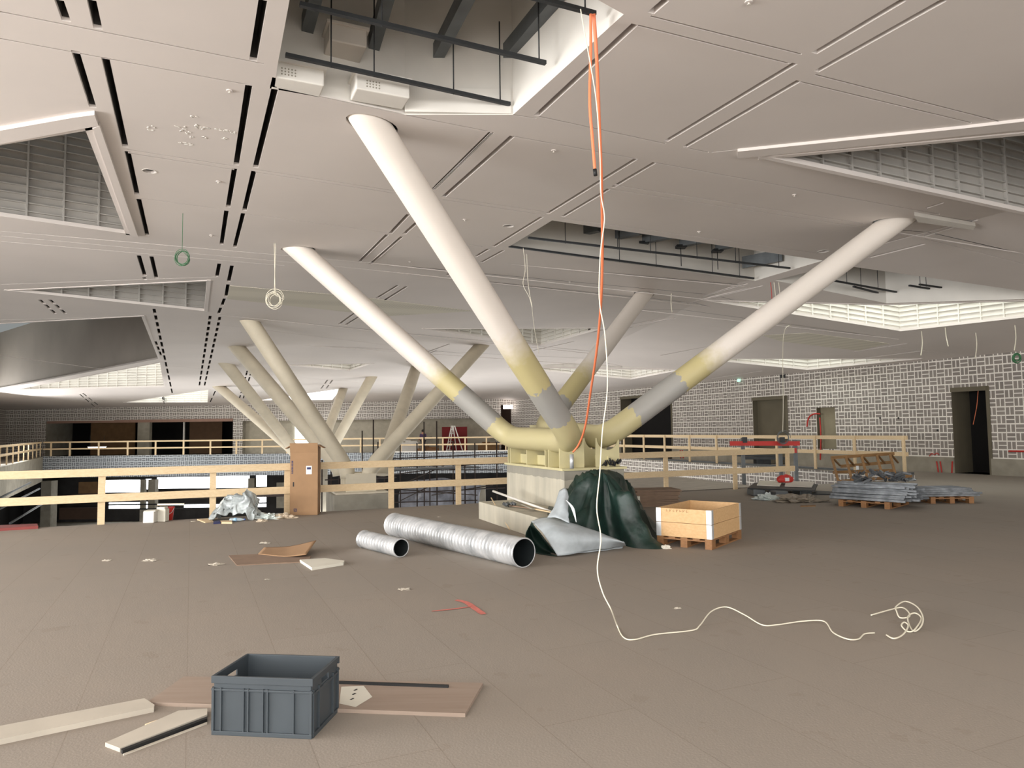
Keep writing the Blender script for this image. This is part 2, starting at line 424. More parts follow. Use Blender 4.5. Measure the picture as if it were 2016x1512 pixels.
# concrete plinth strip along the foot of the right wall
bm = nb(); segs = sorted([d1, d2, d4]); u = 0
for d_ in segs + [(50, 0, 50, 0)]:
    bar(bm, PR(u, .27, -.02), PR(d_[0], .27, -.02), .05, .54); u = d_[2]
struct('baseboard_right', bm, M['conc'])
# far wall
FW0, FW1 = (-40.2, 56.5), (.2, 57.0)
f1 = wrect(FW0, FW1, 91, 827, 458, 884); f2 = wrect(FW0, FW1, 478, 826, 975, 884); f3 = wrect(FW0, FW1, 986, 797, 1014, 884)
f1, f2, f3 = [(a, 0.0, c_, d_) for a, b, c_, d_ in (f1, f2, f3)]
_, PF, DF, NF = wall('wall_far', FW0, FW1, -.5, 5.5, [f1, f2, f3], M['brick'])
bm = nb()   # recess behind the two broad openings
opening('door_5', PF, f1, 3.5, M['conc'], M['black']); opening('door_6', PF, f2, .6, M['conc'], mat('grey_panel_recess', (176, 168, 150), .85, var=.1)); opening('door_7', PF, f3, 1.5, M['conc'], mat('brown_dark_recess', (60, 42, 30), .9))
bm = nb(); box(bm, PF((f1[0]+f1[2])/2, f1[3]-.08, .1), (f1[2]-f1[0], .25, .22)); struct('trim_5', bm, mat('pinkish_lintel', (150, 118, 102), .8))
cu = onwall(FW0, FW1, 282, 850)[0]
bm = nb(); box(bm, PF(cu, f1[3]/2-.05, .25), (.95, .4, f1[3]-.1)); struct('trim_6', bm, M['conc'])
# brown board partitions standing inside the left opening
for i, (a, b) in enumerate(((156, 246), (356, 422))):
    ua, ub = onwall(FW0, FW1, a, 850)[0], onwall(FW0, FW1, b, 850)[0]
    bm = nb(); box(bm, PF((ua+ub)/2, f1[3]/2-.05, 1.6), (ub-ua, .08, f1[3]-.12))
    tag(obj('partition_board', bm, M['brownint'] if i == 0 else mat('dark_brown_board', (84, 62, 42), .9)),
        ('tan partition board in the leftmost dark opening of the far wall', 'dark brown partition board in the opening right of the grey pier')[i], 'board')
ua = onwall(FW0, FW1, 349, 850)[0]
bm = nb(); box(bm, PF(ua, f1[3]/2, 1.2), (.12, .12, f1[3]-.02)); tag(obj('pipe_column', bm, M['white']), 'thin white lit post in the dark opening right of the pier', 'post')
ua, ub = onwall(FW0, FW1, 577, 850)[0], onwall(FW0, FW1, 612, 850)[0]
bm = nb(); box(bm, PF((ua+ub)/2, 1.25, .5), (ub-ua, .05, 2.5)); struct('window_20', bm, M['sky2'])
# left and rear walls
wall('wall_left', (-19, -7.5), (-19, 14), -.5, 7.8, [], M['brick'])
wall('wall_left_gallery', (-19, 14), (-40.2, 56.5), -.5, 7.8, [], M['brick'])
wall('wall_back', (-19, -7.5), (24.5, -7.5), -.5, 7.8, [], M['white'])
wall('wall_right_front', (24.5, -7.5), RW0, -.5, 7.8, [], M['white'])
# ---------------------------------------------------------------- ceiling
WELLS = [  # polygon in photo pixels, height, lining, top, ribs
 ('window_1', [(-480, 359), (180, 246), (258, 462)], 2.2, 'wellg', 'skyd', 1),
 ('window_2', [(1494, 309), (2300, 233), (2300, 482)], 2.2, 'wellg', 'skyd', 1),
 ('window_3', [(1380, 591), (1740, 599), (2130, 588), (2130, 612), (1772, 652)], 1.6, 'white', 'sky2', 1),
 ('window_4', [(1370, 706), (1817, 706), (1590, 728)], 1.5, 'white', 'sky2', 1),
 ('window_5', [(1000, 723), (1345, 728), (1242, 747)], 1.3, 'white', 'sky1', 1),
 ('window_6', [(830, 647), (1195, 645), (1065, 681)], 1.5, 'white', 'sky0', 1),
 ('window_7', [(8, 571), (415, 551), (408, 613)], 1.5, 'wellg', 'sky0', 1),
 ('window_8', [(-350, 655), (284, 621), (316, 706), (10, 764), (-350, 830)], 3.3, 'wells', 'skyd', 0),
 ('window_9', [(21, 768), (319, 712), (326, 761)], 1.5, 'white', 'sky1', 1),
 ('window_10', [(243, 792), (413, 766), (411, 792)], 1.3, 'white', 'sky2', 1),
 ('window_11', [(506, 788), (676, 764), (656, 787)], .35, 'white', 'sky3', 0),
 ('window_12', [(553, 718), (737, 715), (690, 730)], 1.2, 'white', 'sky1', 1),
]
PITS = [
 ('ceiling_shaft_1', [(583, -70), (546, 131), (541, 170), (797, 226), (1010, 226), (1228, 28), (1170, -4), (1060, -70)], 1.9),
 ('ceiling_shaft_2', [(1000, 487), (1087, 434), (1620, 513), (1486, 553)], 1.2),
 ('ceiling_shaft_3', [(1525, 552), (1650, 521), (2016, 573), (2110, 586), (1745, 597)], 1.0),
]
SLOTS = [(116, 0, 131, 42), (148, 100, 183, 212), (180, 0, 193, 57), (207, 113, 247, 290), (251, 298, 270, 384), (273, 392, 290, 464),
 (273, 503, 285, 543), (283, 546, 287, 551), (298, 505, 308, 548), (518, 0, 498, 120), (490, 168, 465, 325), (462, 332, 449, 408), (446, 415, 436, 482),
 (542, 172, 503, 330), (500, 337, 481, 415), (479, 420, 462, 487), (432, 519, 427, 545), (457, 523, 450, 555), (449, 560, 445, 584), (442, 588, 437, 602), (435, 606, 430, 618),
 (968, 260, 853, 373), (804, 422, 768, 460), (762, 462, 707, 516), (1009, 268, 873, 388), (822, 437, 795, 461), (791, 466, 728, 521),
 (1252, 313, 1077, 421), (1067, 427, 971, 486), (962, 490, 937, 505), (895, 531, 879, 543), (1289, 320, 1206, 369), (1199, 372, 1107, 427), (991, 493, 947, 517),
 (1779, 0, 1603, 105), (1859, 0, 1607, 141), (1565, 125, 1311, 278), (1573, 159, 1347, 290), (1311, 0, 1281, 26), (1250, 48, 1056, 228),
 (1856, 399, 1822, 410), (1924, 432, 1817, 466), (1913, 433, 1700, 490), (1820, 480, 1712, 507), (1470, 558, 1385, 583), (1500, 562, 1350, 599),
 (783, 562, 742, 587), (801, 564, 753, 594), (736, 590, 668, 638), (745, 600, 680, 640), (1330, 626, 1240, 645), (1300, 627, 1160, 655),
 (1820, 690, 1700, 705), (1785, 676, 1680, 692), (1130, 672, 1050, 690), (1395, 682, 1300, 700), (1500, 730, 1400, 745), (885, 677, 830, 697), (860, 690, 800, 712),
 (548, 570, 530, 590)]
def dash(x0, y0, x1, y1, n, gap=.25):
    for i in range(n):
        a, b = i/n, (i+1-gap)/n
        SLOTS.append((x0+(x1-x0)*a, y0+(y1-y0)*a, x0+(x1-x0)*b, y0+(y1-y0)*b))
dash(414, 622, 392, 762, 13); dash(433, 624, 402, 762, 13); dash(303, 608, 340, 778, 13); dash(306, 672, 318, 702, 3)
dash(157, 776, 190, 804, 3); dash(163, 774, 196, 800, 3); dash(487, 730, 470, 790, 5); dash(495, 731, 478, 788, 5); dash(320, 782, 324, 797, 2); dash(424, 770, 412, 796, 2)
dash(78, 590, 112, 620, 3); dash(98, 590, 132, 620, 3); dash(645, 748, 630, 768, 2); dash(655, 748, 640, 768, 2)
GROOVES = [(0, 23, 520, 126), (0, 76, 488, 167), (545, 172, 790, 224), (800, 227, 968, 260), (1009, 268, 1254, 313), (1289, 320, 1850, 422), (545, 178, 545, 178),
 (1010, 226, 1056, 233), (1060, 229, 1311, 283), (1347, 290, 1395, 300), (1281, 32, 1578, 107), (1256, 50, 1553, 125), (1605, 147, 1970, 240), (1575, 161, 1912, 242),
 (250, 294, 462, 327), (252, 301, 461, 334), (500, 333, 778, 376), (503, 339, 780, 381), (869, 387, 1073, 417), (871, 393, 1071, 423), (1206, 364, 1700, 440), (1199, 372, 1700, 448),
 (274, 390, 446, 413), (483, 421, 762, 458), (822, 466, 950, 486), (0, 455, 700, 515), (0, 464, 700, 528), (0, 475, 560, 523), (700, 515, 1480, 600), (700, 528, 1400, 605),
 (1000, 520, 1470, 565), (1107, 430, 1620, 500), (968, 262, 853, 374), (0, 268, 187, 231), (1400, 300, 1905, 246), (1912, 246, 2016, 236),
 (0, 560, 430, 545), (0, 630, 280, 622), (430, 620, 1200, 700), (440, 640, 1100, 720), (600, 680, 1240, 724), (1250, 610, 1770, 668), (1380, 640, 1900, 700), (330, 720, 900, 770), (0, 700, 300, 740), (1700, 448, 2016, 500), (1820, 470, 2016, 520)]
SUPPORTS_TOP = {}
def slotpoly(x0, y0, x1, y1, w_):
    a, b = cc(x0, y0), cc(x1, y1); d = (b-a); d.z = 0
    if d.length < .05: return None
    d.normalize(); n = V((-d.y, d.x, 0))*w_/2
    return [tuple((p)[:2]) for p in (a-n, b-n, b+n, a+n)]
holes = []
wellp, pitp = [], []
for w_ in WELLS:
    holes.append([tuple(cc(*p)[:2]) for p in w_[1]]); wellp.append(holes[-1])
for w_ in PITS:
    holes.append([tuple(cc(*p)[:2]) for p in w_[1]]); pitp.append(holes[-1])
slots = []; slotx = []
for s in SLOTS:
    p = slotpoly(*s, .075 if s[1] < 500 else .085)
    if p: slots.append(p); slotx.append(s[0])
grooves = []
for s in GROOVES:
    p = slotpoly(*s, .022)
    if p: grooves.append(p)
# arms of the branching columns: (foot, top pixel, radius)
def ztop(px, py, extra=.9):
    return cc(px, py)
def ellipse(foot, top, r, k=1.0, n=20):
    d = (top-foot).normalized(); a = d.cross(V((0, 0, 1))).normalized(); b = d.cross(a); pts = []
    for i in range(n):
        t = 2*math.pi*i/n; o = top + (a*math.cos(t) + b*math.sin(t))*r*k
        s = (cz(top.x, top.y) - o.z)/d.z; q = o + d*s; pts.append((q.x, q.y))
    return pts
Lf, Nf, Rf, Bf = dp(1003, 862, 14.3), dp(1128, 868, 12.15), dp(1192, 862, 12.75), dp(1068, 845, 14.9)
Lt, Nt, Rt, Bt = cc(587, 491), cc(733, 246), cc(1762, 436), cc(1268, 579)
R0 = .215
collars = [ellipse(f, t, R0, 1.14) for f, t in ((Lf, Lt), (Nf, Nt), (Rf, Rt), (Bf, Bt))]
# lamp cut-outs
LAMPS = [(294, 337, .09), (1001, 445, .1), (1621, 495, .12)]
lampp = []
for x, y, r in LAMPS:
    c_ = cc(x, y); lampp.append([(c_.x + r*math.cos(2*math.pi*i/14), c_.y + r*math.sin(2*math.pi*i/14)) for i in range(14)])
allh = holes + slots + grooves + collars + lampp
def crease(na, da, pairs): pass
CO = [(-44, -8), (32, -8), (32, 62), (-44, 62)]
def line_pts(f):   # points where f(x,y)=0 on the outer rectangle
    out = []
    for (x0, y0), (x1, y1) in (((-43.9, -7.9), (31.9, -7.9)), ((31.9, -7.9), (31.9, 61.9)), ((31.9, 61.9), (-43.9, 61.9)), ((-43.9, 61.9), (-43.9, -7.9))):
        a, b = f(x0, y0), f(x1, y1)
        if a*b < 0: t = a/(a-b); out.append((x0+(x1-x0)*t, y0+(y1-y0)*t))
    return out[:2]
cr = [line_pts(lambda x, y: zs(x, y)[0]-zs(x, y)[1]), line_pts(lambda x, y: zs(x, y)[0]-zs(x, y)[2]), line_pts(lambda x, y: zs(x, y)[1]-zs(x, y)[2])]
v2, fs = cdt(CO, allh, [c_ for c_ in cr if len(c_) == 2])
bm = nb(); vv = [bm.verts.new((v.x, v.y, cz(v.x, v.y))) for v in v2]
for f in fs: bm.faces.new([vv[i] for i in f])
bmesh.ops.recalc_face_normals(bm, faces=bm.faces)
def skirt(bm, poly, h, mi=0):
    for i in range(len(poly)):
        a, b = poly[i], poly[(i+1) % len(poly)]
        za, zb = cz(*a), cz(*b)
        f = bm.faces.new([bm.verts.new((*p, z)) for p, z in ((a, za), (b, zb), (b, zb+h), (a, za+h))]); f.material_index = mi
def skirt2(bm, poly, h0, h, mi=0):
    for i in range(len(poly)):
        a, b = poly[i], poly[(i+1) % len(poly)]; za, zb = cz(*a), cz(*b)
        f = bm.faces.new([bm.verts.new((*p, z)) for p, z in ((a, za+h0), (b, zb+h0), (b, zb+h), (a, za+h))]); f.material_index = mi
for i_, p in enumerate(slots):
    h_ = .09 if slotx[i_] > 600 else .04
    skirt(bm, p, h_); skirt2(bm, p, h_, .3, 1)
for p in grooves: skirt(bm, p, .015)
for p in collars + lampp: skirt(bm, p, .04)
# lids so that narrow openings read dark
def lid(bm, poly, h, mi):
    f = bm.faces.new([bm.verts.new((*p, cz(*p)+h)) for p in poly]); f.material_index = mi
for p in grooves: lid(bm, p, .015, 1)
for p in slots: lid(bm, p, .30, 1); skirt(bm, [(q[0], q[1]) for q in p], .0001)
ceiling = struct('ceiling', bm, [M['ceil'], mat('groove_shadow_gap', (74, 70, 66), .9)], recalc=False)
bm = nb(); box(bm, (-6, 27, 8.1), (80, 72, .2)); struct('ceiling_roof_slab', bm, M['slab'])
# hidden edges of the roof space: perimeter
for i, (nm, px_poly, h, lining, top, ribs) in enumerate(WELLS):
    poly = wellp[i]; bm = nb(); cen = sum((V((*p, 0)) for p in poly), V())/len(poly)
    skirt(bm, poly, h, 0)
    f = bm.faces.new([bm.verts.new((*p, cz(*p)+h)) for p in poly]); f.material_index = 1
    for k in range(len(poly)):
        a, b = V((*poly[k], 0)), V((*poly[(k+1) % len(poly)], 0)); d = b-a; L = d.length; d.normalize()
        n = V((-d.y, d.x, 0));
        if (cen-a).dot(n) < 0: n = -n
        # thick rim that frames the opening
        za, zb = cz(*a[:2]), cz(*b[:2]); zm = V((0, 0, 1))
        if L > .5: bar(bm, a+V((0, 0, za+.02))+n*.04, b+V((0, 0, zb+.02))+n*.04, .09, .07, mi=2)
        if ribs and L > 1.5:
            nr = int(h/.15)
            for j in range(1, nr):
                z = j*.15
                bar(bm, a+V((0, 0, za+z))+n*.02, b+V((0, 0, zb+z))+n*.02, .07, .018, mi=0)
            nv = max(2, int(L/.55))
            for j in range(1, nv):
                t = j/nv; q = a+(b-a)*t; z = za+(zb-za)*t
                bar(bm, q+V((0, 0, z))+n*.03, q+V((0, 0, z+h))+n*.03, .03, .06, up=n, mi=0)
    struct(nm, bm, [M[lining], M[top], M['ceil']], recalc=False)
for i, (nm, px_poly, h) in enumerate(PITS):
    poly = pitp[i]; bm = nb(); skirt(bm, poly, h, 0)
    cen = sum((V((*p, 0)) for p in poly), V())/len(poly)
    big = [tuple((V((*p, 0))-cen)*1.0+cen)[:2] for p in poly]
    f = bm.faces.new([bm.verts.new((*p, cz(*p)+h)) for p in big]); f.material_index = 1
    struct(nm, bm, [M['white'], M['slab']], recalc=False)
# steel inside the open ceiling bays
def hz(px, py, z): return fl(px, py, z)
def rails(lst, z, where, slab_h):
    for i, (x0, y0, x1, y1, rods) in enumerate(lst):
        a, b = hz(x0, y0, z), hz(x1, y1, z)
        bm = nb(); bar(bm, a, b, .045, .04)
        t = thing('suspension_rail', where[i], 'rail', tuple(a))
        ro = obj('rail', bm, M['steeld'], t)
        for r in rods:
            q = a+(b-a)*r; bm = nb(); tube(bm, [q+V((0, 0, -.03)), q+V((0, 0, slab_h))], .008, 6); obj('threaded_rod', bm, M['steeld'], ro)
rails([(590, 8, 1074, 124, (.3, .97)), (562, 108, 1004, 205, (.18, .36, .72, .95)), (960, -30, 1172, 27, (.9,))], 5.62,
      ['dark steel rail crossing the middle of the large open ceiling bay', 'dark steel rail along the lower lip of the large open ceiling bay', 'dark steel rail at the top right corner of the large open ceiling bay'], 1.0)
rails([(1040, 468, 1555, 528, (.12, .3, .42, .6, .76, .95)), (1002, 485, 1484, 548, (.4, .55, .8, .93))], 5.5,
      ['dark steel rail along the back of the long open bay behind the near column', 'dark steel rail along the front lip of the long open bay behind the near column'], .8)
rails([(1600, 545, 1803, 582, (.3, .6, .9)), (1680, 564, 1753, 583, (.2, .8)), (1790, 562, 1893, 579, (.2, .5, .7)), (1810, 560, 1936, 578, (.1, .9))], 5.25,
      ['longest dark rail in the bay right of the long open ceiling bay', 'short dark rail lowest in the bay above the right gallery', 'dark rail left of the pale end wall in the bay above the right gallery', 'dark rail farthest right in the bay above the right gallery'], .7)
def beams(lst, z, wd, lab, grp):
    for i, (x0, y0, x1, y1) in enumerate(lst):
        a, b = hz(x0, y0, z), hz(x1, y1, z)
        t = thing('purlin', lab[i], 'beam', tuple(a), 0, grp)
        bm = nb(); bar(bm, a, b, wd, wd*1.4); obj('beam', bm, M['steelg'], t)
        bm = nb(); box(bm, a+V((0, 0, -wd*.7)), (wd*1.5, wd*1.5, .06)); tube(bm, [a+V((0, 0, -wd*.7)), a+V((0, 0, -.58))], .01, 6); obj('hanger_bracket', bm, M['steeld'], t)
beams([(595, 88, 628, -40), (731, 102, 768, -30), (856, 115, 930, -30), (972, 136, 1110, -30)], 6.3, .13,
      ['leftmost grey steel purlin in the large open ceiling bay', 'second grey steel purlin from the left in the large open bay', 'third grey steel purlin, above the middle of the large open bay', 'rightmost grey steel purlin in the large open bay beside the white end wall'], 'purlins in the large open bay')
beams([(1108, 461, 1180, 446), (1192, 466, 1260, 452), (1266, 470, 1330, 458), (1340, 477, 1400, 466), (1412, 485, 1440, 478)], 6.15, .16,
      ['leftmost grey purlin end in the long open bay', 'second grey purlin end from the left in the long open bay', 'middle grey purlin end in the long open bay behind the column', 'fourth grey purlin end from the left in the long open bay', 'rightmost grey purlin end in the long open bay'], 'purlins in the long open bay')
bm = nb(); a, b = hz(1462, 517, 5.9), hz(1540, 502, 5.9); bar(bm, a, b, .05, .3)
tag(obj('steel_beam', bm, M['steelg']), 'short perforated grey steel beam at the right end of the long open bay', 'beam')
def ubox(name, lab, px, py, z, sx, sy, sz, rz, m, holes_=0):
    t = thing(name, lab, 'box', tuple(hz(px, py, z)), rz)
    bm = nb(); box(bm, (0, 0, sz/2), (sx, sy, sz)); ho = lobj('housing', bm, m, t, .015)
    bm = nb(); box(bm, (0, 0, sz+.01), (sx+.05, sy+.05, .03)); lobj('cover', bm, m, t)
    if holes_:
        bm = nb()
        for i in range(5):
            for j in range(3):
                tube(bm, [(-sx*.3+i*.035, -sy/2-.004, .05+j*.032), (-sx*.3+i*.035, -sy/2+.001, .05+j*.032)], .009, 8)
        lobj('perforation', bm, M['conc'], ho)
    return t
ang2 = math.atan2(E2.y, E2.x)
ubox('junction_housing', 'cream metal housing with a row of small holes at the left of the open bay', 583, 172, 5.5, .56, .3, .18, ang2, M['white'], 1)
ubox('junction_housing', 'cream metal housing with small holes right of the dark gap in the open bay', 748, 196, 5.52, .62, .32, .2, ang2, M['white'], 1)
ubox('fixture_tray', 'cream upright tray high inside the open ceiling bay', 672, 120, 6.0, .42, .8, .2, ang2, M['offwhite'])
# the lifted edge panel and the dropped panel lip below it
def cpanel(name, lab, poly, th, m, drop=0.0):
    pts = [cc(*p) for p in poly]; bm = nb()
    lo = [bm.verts.new(p - V((0, 0, drop+th))) for p in pts]; hi = [bm.verts.new(p - V((0, 0, drop))) for p in pts]
    bm.faces.new(lo); bm.faces.new(hi[::-1])
    for i in range(len(pts)): bm.faces.new((lo[i], lo[(i+1) % len(pts)], hi[(i+1) % len(pts)], hi[i]))
    return tag(obj(name, bm, m), lab, 'panel')
a, b = cc(797, 222), cc(1012, 222)
bm = nb(); bar(bm, a+V((0, 0, .16)), cc(1006, 226)+V((0, 0, .16)), .03, .3); tag(obj('upstand_strip', bm, M['white']), 'white upstand strip along the lower right lip of the open ceiling bay', 'strip')
cpanel('beam_casing', 'pale boxed beam casing ending in the left triangular skylight', [(-260, 296), (142, 224), (186, 218), (194, 240), (-260, 326)], .05, M['ceil'])
cpanel('beam_casing', 'pale boxed beam casing above the right triangular skylight', [(1452, 293), (1905, 246), (2250, 206), (2250, 226), (1452, 307)], .04, M['ceil'])
cpanel('beam_casing', 'narrow pale casing down the right side of the left triangular skylight', [(182, 246), (196, 240), (272, 462), (257, 462)], .05, M['ceil'])
cpanel('loose_ceiling_tile', 'pale loose panel lip above the right end of the long column arm', [(1800, 417), (1920, 438), (1916, 446), (1806, 430)], .07, M['white'])
M['perf'] = mat('perforated_acoustic_panel', (190, 184, 164), .8, var=0); g = NG(M['perf'])
tc = g.n('ShaderNodeTexCoord'); vo = g.n('ShaderNodeTexVoronoi'); vo.inputs['Scale'].default_value = 22; vo.inputs['Randomness'].default_value = 0
g.l(tc.outputs['Object'], vo.inputs['Vector']); g.l(g.mix(g.math('LESS_THAN', vo.outputs['Distance'], .32), lin((210, 204, 188)), lin((176, 170, 156))), g.b.inputs['Base Color'])
cpanel('perforated_panel', 'finely perforated ceiling panel left of the left arm, beyond the fold', [(452, 562), (700, 583), (930, 612), (760, 622), (447, 588)], .01, M['perf'])
cpanel('perforated_panel', 'perforated yellowish ceiling strip right of the near arm', [(1500, 660), (1590, 655), (1750, 676), (1690, 690), (1540, 672)], .01, M['perf'])
# sprinkler heads and small ceiling fittings
SP = [(452, 178, 'near the left pair of ceiling slots'), (430, 357, 'below the chipped ceiling patch'), (1090, 296, 'right of the top of the near column arm'), (915, 432, 'between the near arm and a lamp hole'), (807, 515, 'under the double slots left of the near arm'), (1474, 3, 'at the top edge of the picture'), (1564, 383, 'left of the right column arm on the long panel'), (1376, 456, 'above the long open bay'), (1122, 555, 'behind the orange cables above the back arm'), (416, 463, 'above the green cable coil')]
for x, y, wh in SP:
    p = cc(x, y); t = thing('sprinkler_head', 'small sprinkler head on the ceiling ' + wh, 'sprinkler', tuple(p), 0)
    bm = nb(); tube(bm, [(0, 0, 0), (0, 0, -.012)], .035, 14); ro = lobj('rose', bm, M['ceil'], t)
    bm = nb(); tube(bm, [(0, 0, -.012), (0, 0, -.03)], .01, 8); tube(bm, [(0, 0, -.03), (0, 0, -.034)], .018, 10); lobj('deflector', bm, M['offwhite'], ro)
for (x, y, r), wh in zip(LAMPS, ('left of the green cable coil', 'beside the near column arm', 'left of the right arm top')):
    c_ = cc(x, y); bm = nb()
    rg = [[bm.verts.new((c_.x + rr*math.cos(2*math.pi*i/20), c_.y + rr*math.sin(2*math.pi*i/20), c_.z + dz)) for i in range(20)] for rr, dz in ((r*.97, -.004), (r*1.1, -.006), (r*1.1, -.001))]
    for q in range(2):
        for i in range(20): bm.faces.new((rg[q][i], rg[q][(i+1) % 20], rg[q+1][(i+1) % 20], rg[q+1][i]))
    tag(obj('lamp_cutout_ring', bm, M['white']), 'round dark lamp cut-out in the ceiling ' + wh, 'ceiling fitting')
# chipped plaster patch
bm = nb(); random.seed(3)
for x, y in [(356, 250), (362, 256), (380, 246), (390, 249), (404, 252), (418, 252), (432, 256), (446, 258), (460, 262), (371, 262), (374, 270), (358, 280), (368, 284), (400, 270), (444, 272), (296, 250), (300, 256), (384, 229)]:
    p = cc(x, y)
    for _ in range(3):
        q = p + V((random.uniform(-.05, .05), random.uniform(-.03, .03), -.006)); q.z = p.z-.003; box(bm, q, (random.uniform(.015, .05), random.uniform(.01, .025), .006), Matrix.Rotation(random.random()*3, 3, 'Z'))
o = obj('plaster_chips', bm, M['white']); tag(o, 'chipped white plaster marks on the ceiling panel at upper left', 'plaster'); o['kind'] = 'stuff'
# ---------------------------------------------------------------- branching columns
def sweep_path(foots, tops, bend=.35):
    # top0 -> foot0 -> foot1 -> top1 with rounded elbows
    P = [tops[0], foots[0], foots[1], tops[1]]; out = [P[0]]
    for i in (1, 2):
        a = P[i] + (P[i-1]-P[i]).normalized()*bend; b = P[i] + (P[i+1]-P[i]).normalized()*bend
        for k in range(9):
            t = k/8; out.append(a*(1-t)**2 + P[i]*2*t*(1-t) + b*t*t)
        # densify arms later
    out.append(P[3]); return out
def pix(p):
    q = RC.inverted() @ (p - O); return 1008 + FPX*q.x/-q.z, 756 - FPX*q.y/-q.z
def arm_u(foot, top, marks):
    # marks: photo x where each coat of paint ends -> distance along the arm
    res = []
    for mx in marks:
        lo, hi = 0, 1
        for _ in range(40):
            t = (lo+hi)/2; x = pix(foot+(top-foot)*t)[0]
            s = (x-mx)*(1 if pix(top)[0] > pix(foot)[0] else -1)
            if s > 0: hi = t
            else: lo = t
        res.append(lo*(top-foot).length)
    return res
def remap(s, mk):
    if s < mk[0]: return s/mk[0]
    if s < mk[1]: return 1+(s-mk[0])/(mk[1]-mk[0])
    if s < mk[2]: return 2+(s-mk[1])/(mk[2]-mk[1])
    return 3+(s-mk[2])*.6
def portal(parent, f0, t0, f1, t1, mk0, mk1, m, r):
    e0, e1 = t0 + (t0-f0).normalized()*.55, t1 + (t1-f1).normalized()*.55
    ctr = sweep_path([f0, f1], [e0, e1])
    def dens(a, b, n): return [a+(b-a)*i/n for i in range(n)]
    pts = dens(ctr[0], ctr[1], 26) + ctr[1:-2] + dens(ctr[-2], ctr[-1], 26) + [ctr[-1]]
    us = []
    mid = (f0+f1)/2
    for p in pts:
        d0, d1 = (p-f0), (p-f1)
        s0, s1 = d0.dot((t0-f0).normalized()), d1.dot((t1-f1).normalized())
        on0 = p.z > f0.z+.02 and (p-f0).length < (p-f1).length or (p.z > f0.z+1 and (d0 - (t0-f0).normalized()*s0).length < .3)
        us.append(remap(max(0, s0), mk0) if on0 and s0 > 0 else (remap(max(0, s1), mk1) if s1 > 0 and p.z > f1.z+.02 else .1))
    bm = nb(); uv = bm.loops.layers.uv.new('UVMap'); tube(bm, pts, r, 36, uv, us)
    return obj('bent_tube', bm, m, parent)
tree = thing('branching_column', 'large cream steel tree column with four leaning arms on the concrete plinth', 'column', (0.9, 13.3, 1.0))
mL = arm_u(Lf, Lt, (975, 903, 866)); mN = arm_u(Nf, Nt, (1102, 1060, 1012)); mR = arm_u(Rf, Rt, (1248, 1340, 1392)); mB = arm_u(Bf, Bt, (1080, 1105, 1150))
mN = [.55, 1.55, 2.35] if mN[0] > mN[1] else mN
portal(tree, Lf, Lt, Nf, Nt, mL, mN, M['col'], R0); portal(tree, Bf, Bt, Rf, Rt, mB, mR, M['col'], R0)
PN, PLc, PRc = V((.86, 12.1, 0)), V((-.13, 14.6, 0)), V((1.95, 12.52, 0))
ax = (PN-PLc).normalized(); ay = V((-ax.y, ax.x, 0)); LN = (PN-PLc).length; WN = (PRc-PN).dot(ay)
angp = math.atan2(ax.y, ax.x); PC = (PLc+PN)/2 + ay*WN/2
Rp = Matrix.Rotation(angp, 3, 'Z')
def pl(u, v, z): return PLc + ax*u + ay*v + V((0, 0, z))
PT = .985
bm = nb(); box(bm, PC+V((0, 0, PT+.02)), (LN+.06, WN+.08, .04), Rp); obj('base_plate', bm, M['yel'], tree)
zt = Lf.z
for v0 in (.22, WN-.25):
    for k, u in enumerate((.12, .25, 1.1, 1.95, 2.1, 2.55)):
        bm = nb()
        # saddle plate cut round the tube
        prof = []; yc = v0; hw = .235; zc = zt-PT-.04
        n = 12
        pts = [(-hw, 0), (hw, 0), (hw, zc)] + [(R0*.99*math.cos(math.pi*i/n), zc - R0*.99*math.sin(math.pi*i/n)) for i in range(n+1)] + [(-hw, zc)]
        fr = []
        for du in (-.012, .012): fr.append([bm.verts.new(pl(u+du, v0+a, PT+.04+b)) for a, b in pts])
        bm.faces.new(fr[0]); bm.faces.new(fr[1][::-1])
        for i in range(len(pts)): bm.faces.new((fr[0][i], fr[0][(i+1) % len(pts)], fr[1][(i+1) % len(pts)], fr[1][i]))
        obj('gusset_plate', bm, M['yel'], tree)
bm = nb(); bar(bm, pl(.1, .22, PT+.13), pl(2.6, .22, PT+.13), .03, .18); bar(bm, pl(.1, WN-.25, PT+.13), pl(2.6, WN-.25, PT+.13), .03, .18); obj('web_plate', bm, M['yel'], tree)
bm = nb(); c_ = dp(1073, 842, 15.2); box(bm, c_, (.5, .5, .12), Rp); box(bm, c_+V((0, 0, -.35)), (.4, .05, .7), Rp); obj('bearing_box', bm, M['yel'], tree)
# plinth and step
bm = nb(); box(bm, PC+V((0, 0, PT/2)), (LN, WN, PT), Rp); tag(obj('concrete_plinth', bm, M['concl'], bevel=.01), 'tall pale concrete plinth carrying the large tree column', 'plinth')
S0 = V((-.67, 13.7, 0)); SW = (PLc-S0).dot(ay)
bm = nb(); c_ = S0 + ax*1.7 + ay*(SW/2-.005) + V((0, 0, .165)); box(bm, c_, (3.4, SW-.02, .33), Rp)
tag(obj('concrete_step_block', bm, M['concl'], bevel=.01), 'low stained concrete block in front of the tall plinth', 'block')
bm = nb(); c_ = pl(2.75, .12, PT+.04)
tube(bm, [c_, c_+V((0, 0, .24))], .035, 14); tag(obj('sealant_can', bm, M['galv']), 'small silver tin standing on the yellow base plate', 'can')
bm = nb()
for k in range(14): box(bm, pl(2.62+random.uniform(-.06, .06), .95+random.uniform(-.15, .15), PT+.08+random.uniform(0, .08)), (.1, .06, .02), Matrix.Rotation(random.random()*3, 3, (random.random(), 1, .3)))
tag(obj('scrap_wire_bundle', bm, M['steeld']), 'crumpled dark scrap bundle on the yellow plate under the right arm', 'scrap')
